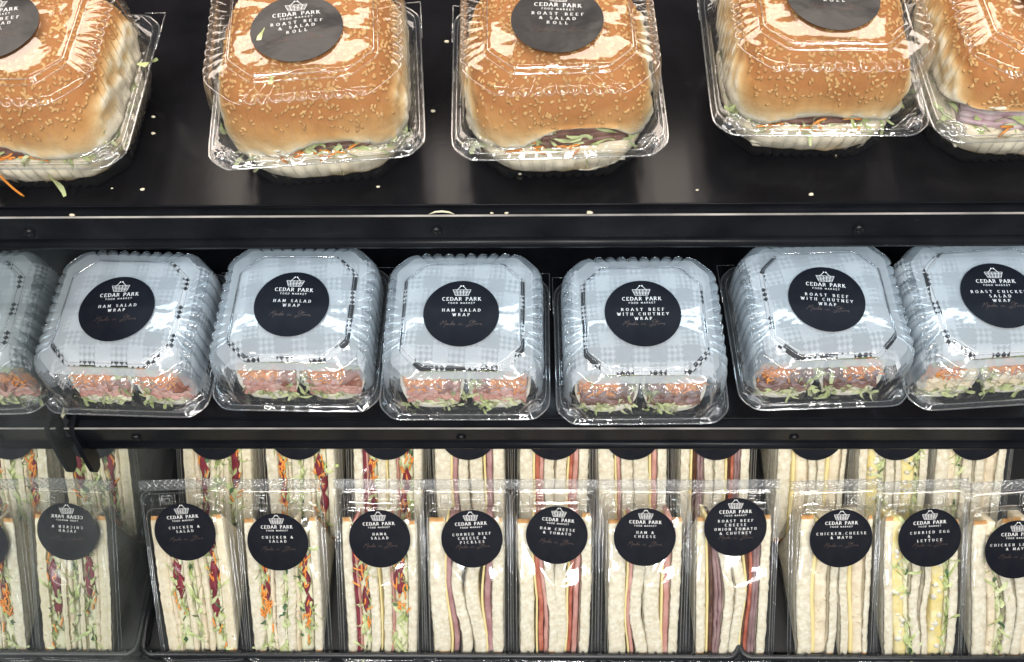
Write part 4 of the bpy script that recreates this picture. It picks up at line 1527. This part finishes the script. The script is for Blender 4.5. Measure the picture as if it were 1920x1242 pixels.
NICE = {"chicken_salad_a": "leaning chicken and salad", "chicken_salad_b": "upright chicken and salad", "ham_salad": "ham and salad", "corned_beef": "corned beef", "ham_tomato": "ham, cheese and tomato",
        "ham_cheese": "ham and cheese", "roast_beef": "roast beef", "chicken_cheese": "chicken, cheese and mayo", "egg": "curried egg", "chicken_lettuce": "chicken, lettuce and mayo"}
for i, (cx, rec, grain) in enumerate(BACK):
    h0 = BASE_H + 99
    xs, _ = on_face(cx, 880, h0, BASE_V)
    loc = P3(xs, h0, BASE_V)
    rot = Matrix.Rotation(math.radians(((i * 53) % 7 - 3) * .5), 3, Vector((0, -SP, CP))).to_euler()
    make_pack(loc, rot, "sandwich pack standing directly behind the %s pack" % NICE[rec], "sandwich packs in the second row", [], 103, 0, 0, 70 + i, blank=True)
    make_sandwich(loc, rot, REC[rec], 80 + i * 3, "sandwich in the second row behind the %s pack" % NICE[rec], grain, waves=2.4)

# ------------------------------------------------------------------ loose crumbs and shreds
rng = random.Random(5)
CR = [(288, 221, V1), (288, 252, V1), (268, 357, V1), (211, 355, V1), (838, 80, V1), (812, 210, V1), (975, 328, V1), (709, 352, V1), (1567, 293, V1), (1307, 358, V1), (1520, 366, V1), (182, 75, V1)]
for px, py, v in CR:
    x, h = on_level(px, py, v)
    mb = MB()
    lump(mb, (0, 0, .8), rng.uniform(.45, 1.15), rng, sq=(1.5, 1, .7))
    o = mb.build("bread_crumb", "bread_crumb")
    o.location = P3(x, h, v)
    tag(o, "tiny pale bread crumb lying loose on the black top shelf", "crumb", "crumbs on the top shelf")
for px, py in ((135, 409), (922, 400), (950, 399), (1105, 398)):
    x, h = on_level(px, py, V1 - 4)
    mb = MB()
    lump(mb, (0, 0, .7), rng.uniform(.7, 1.3), rng, sq=(1.6, 1, .6))
    o = mb.build("bread_crumb", "bread_crumb")
    o.location = P3(x, H1 - 4.0, V1 - 4)
    tag(o, "pale bread crumb caught in the top shelf's ticket channel", "crumb", "crumbs in the ticket channel")
x, h = on_level(826, 404, V1 - 2)
mb = MB()
mb.tube([(-7, 0, 0), (-3, 0, 2.4), (1, 0, 2.8), (5, .3, 1.6), (8, 0, 0)], [.4, .6, .7, .6, .3], 5)
o = mb.build("lettuce_shred", "lettuce_pale")
o.location = P3(x, H1 - 5.0, V1 - 3)
tag(o, "curled pale lettuce shred lying on the top shelf's front lip", "lettuce shred")
for (px, py, w, l, nm) in ((487, 70, 5.5, 13, "green lettuce scrap stuck to the lid edge beside a sticker"), (505, 152, 5.5, 6, "small green lettuce scrap on the lid below the creased sticker")):
    d = ray(px, py)
    vt = V1 + (84.8 if py < 100 else 80.6)
    x, h = on_level(px, py, vt)
    mb = MB()
    rr = random.Random(int(px))
    shred(mb, (0, -l / 2, .8), (.25, 1, .02), l, w, .9, rr, n=8)
    mb.v = [(a, b, max(.3, c * .5 + .5)) for a, b, c in mb.v]
    o = mb.build("lettuce_scrap", "lettuce")
    o.location = P3(x, h, vt)
    tag(o, nm, "lettuce scrap")
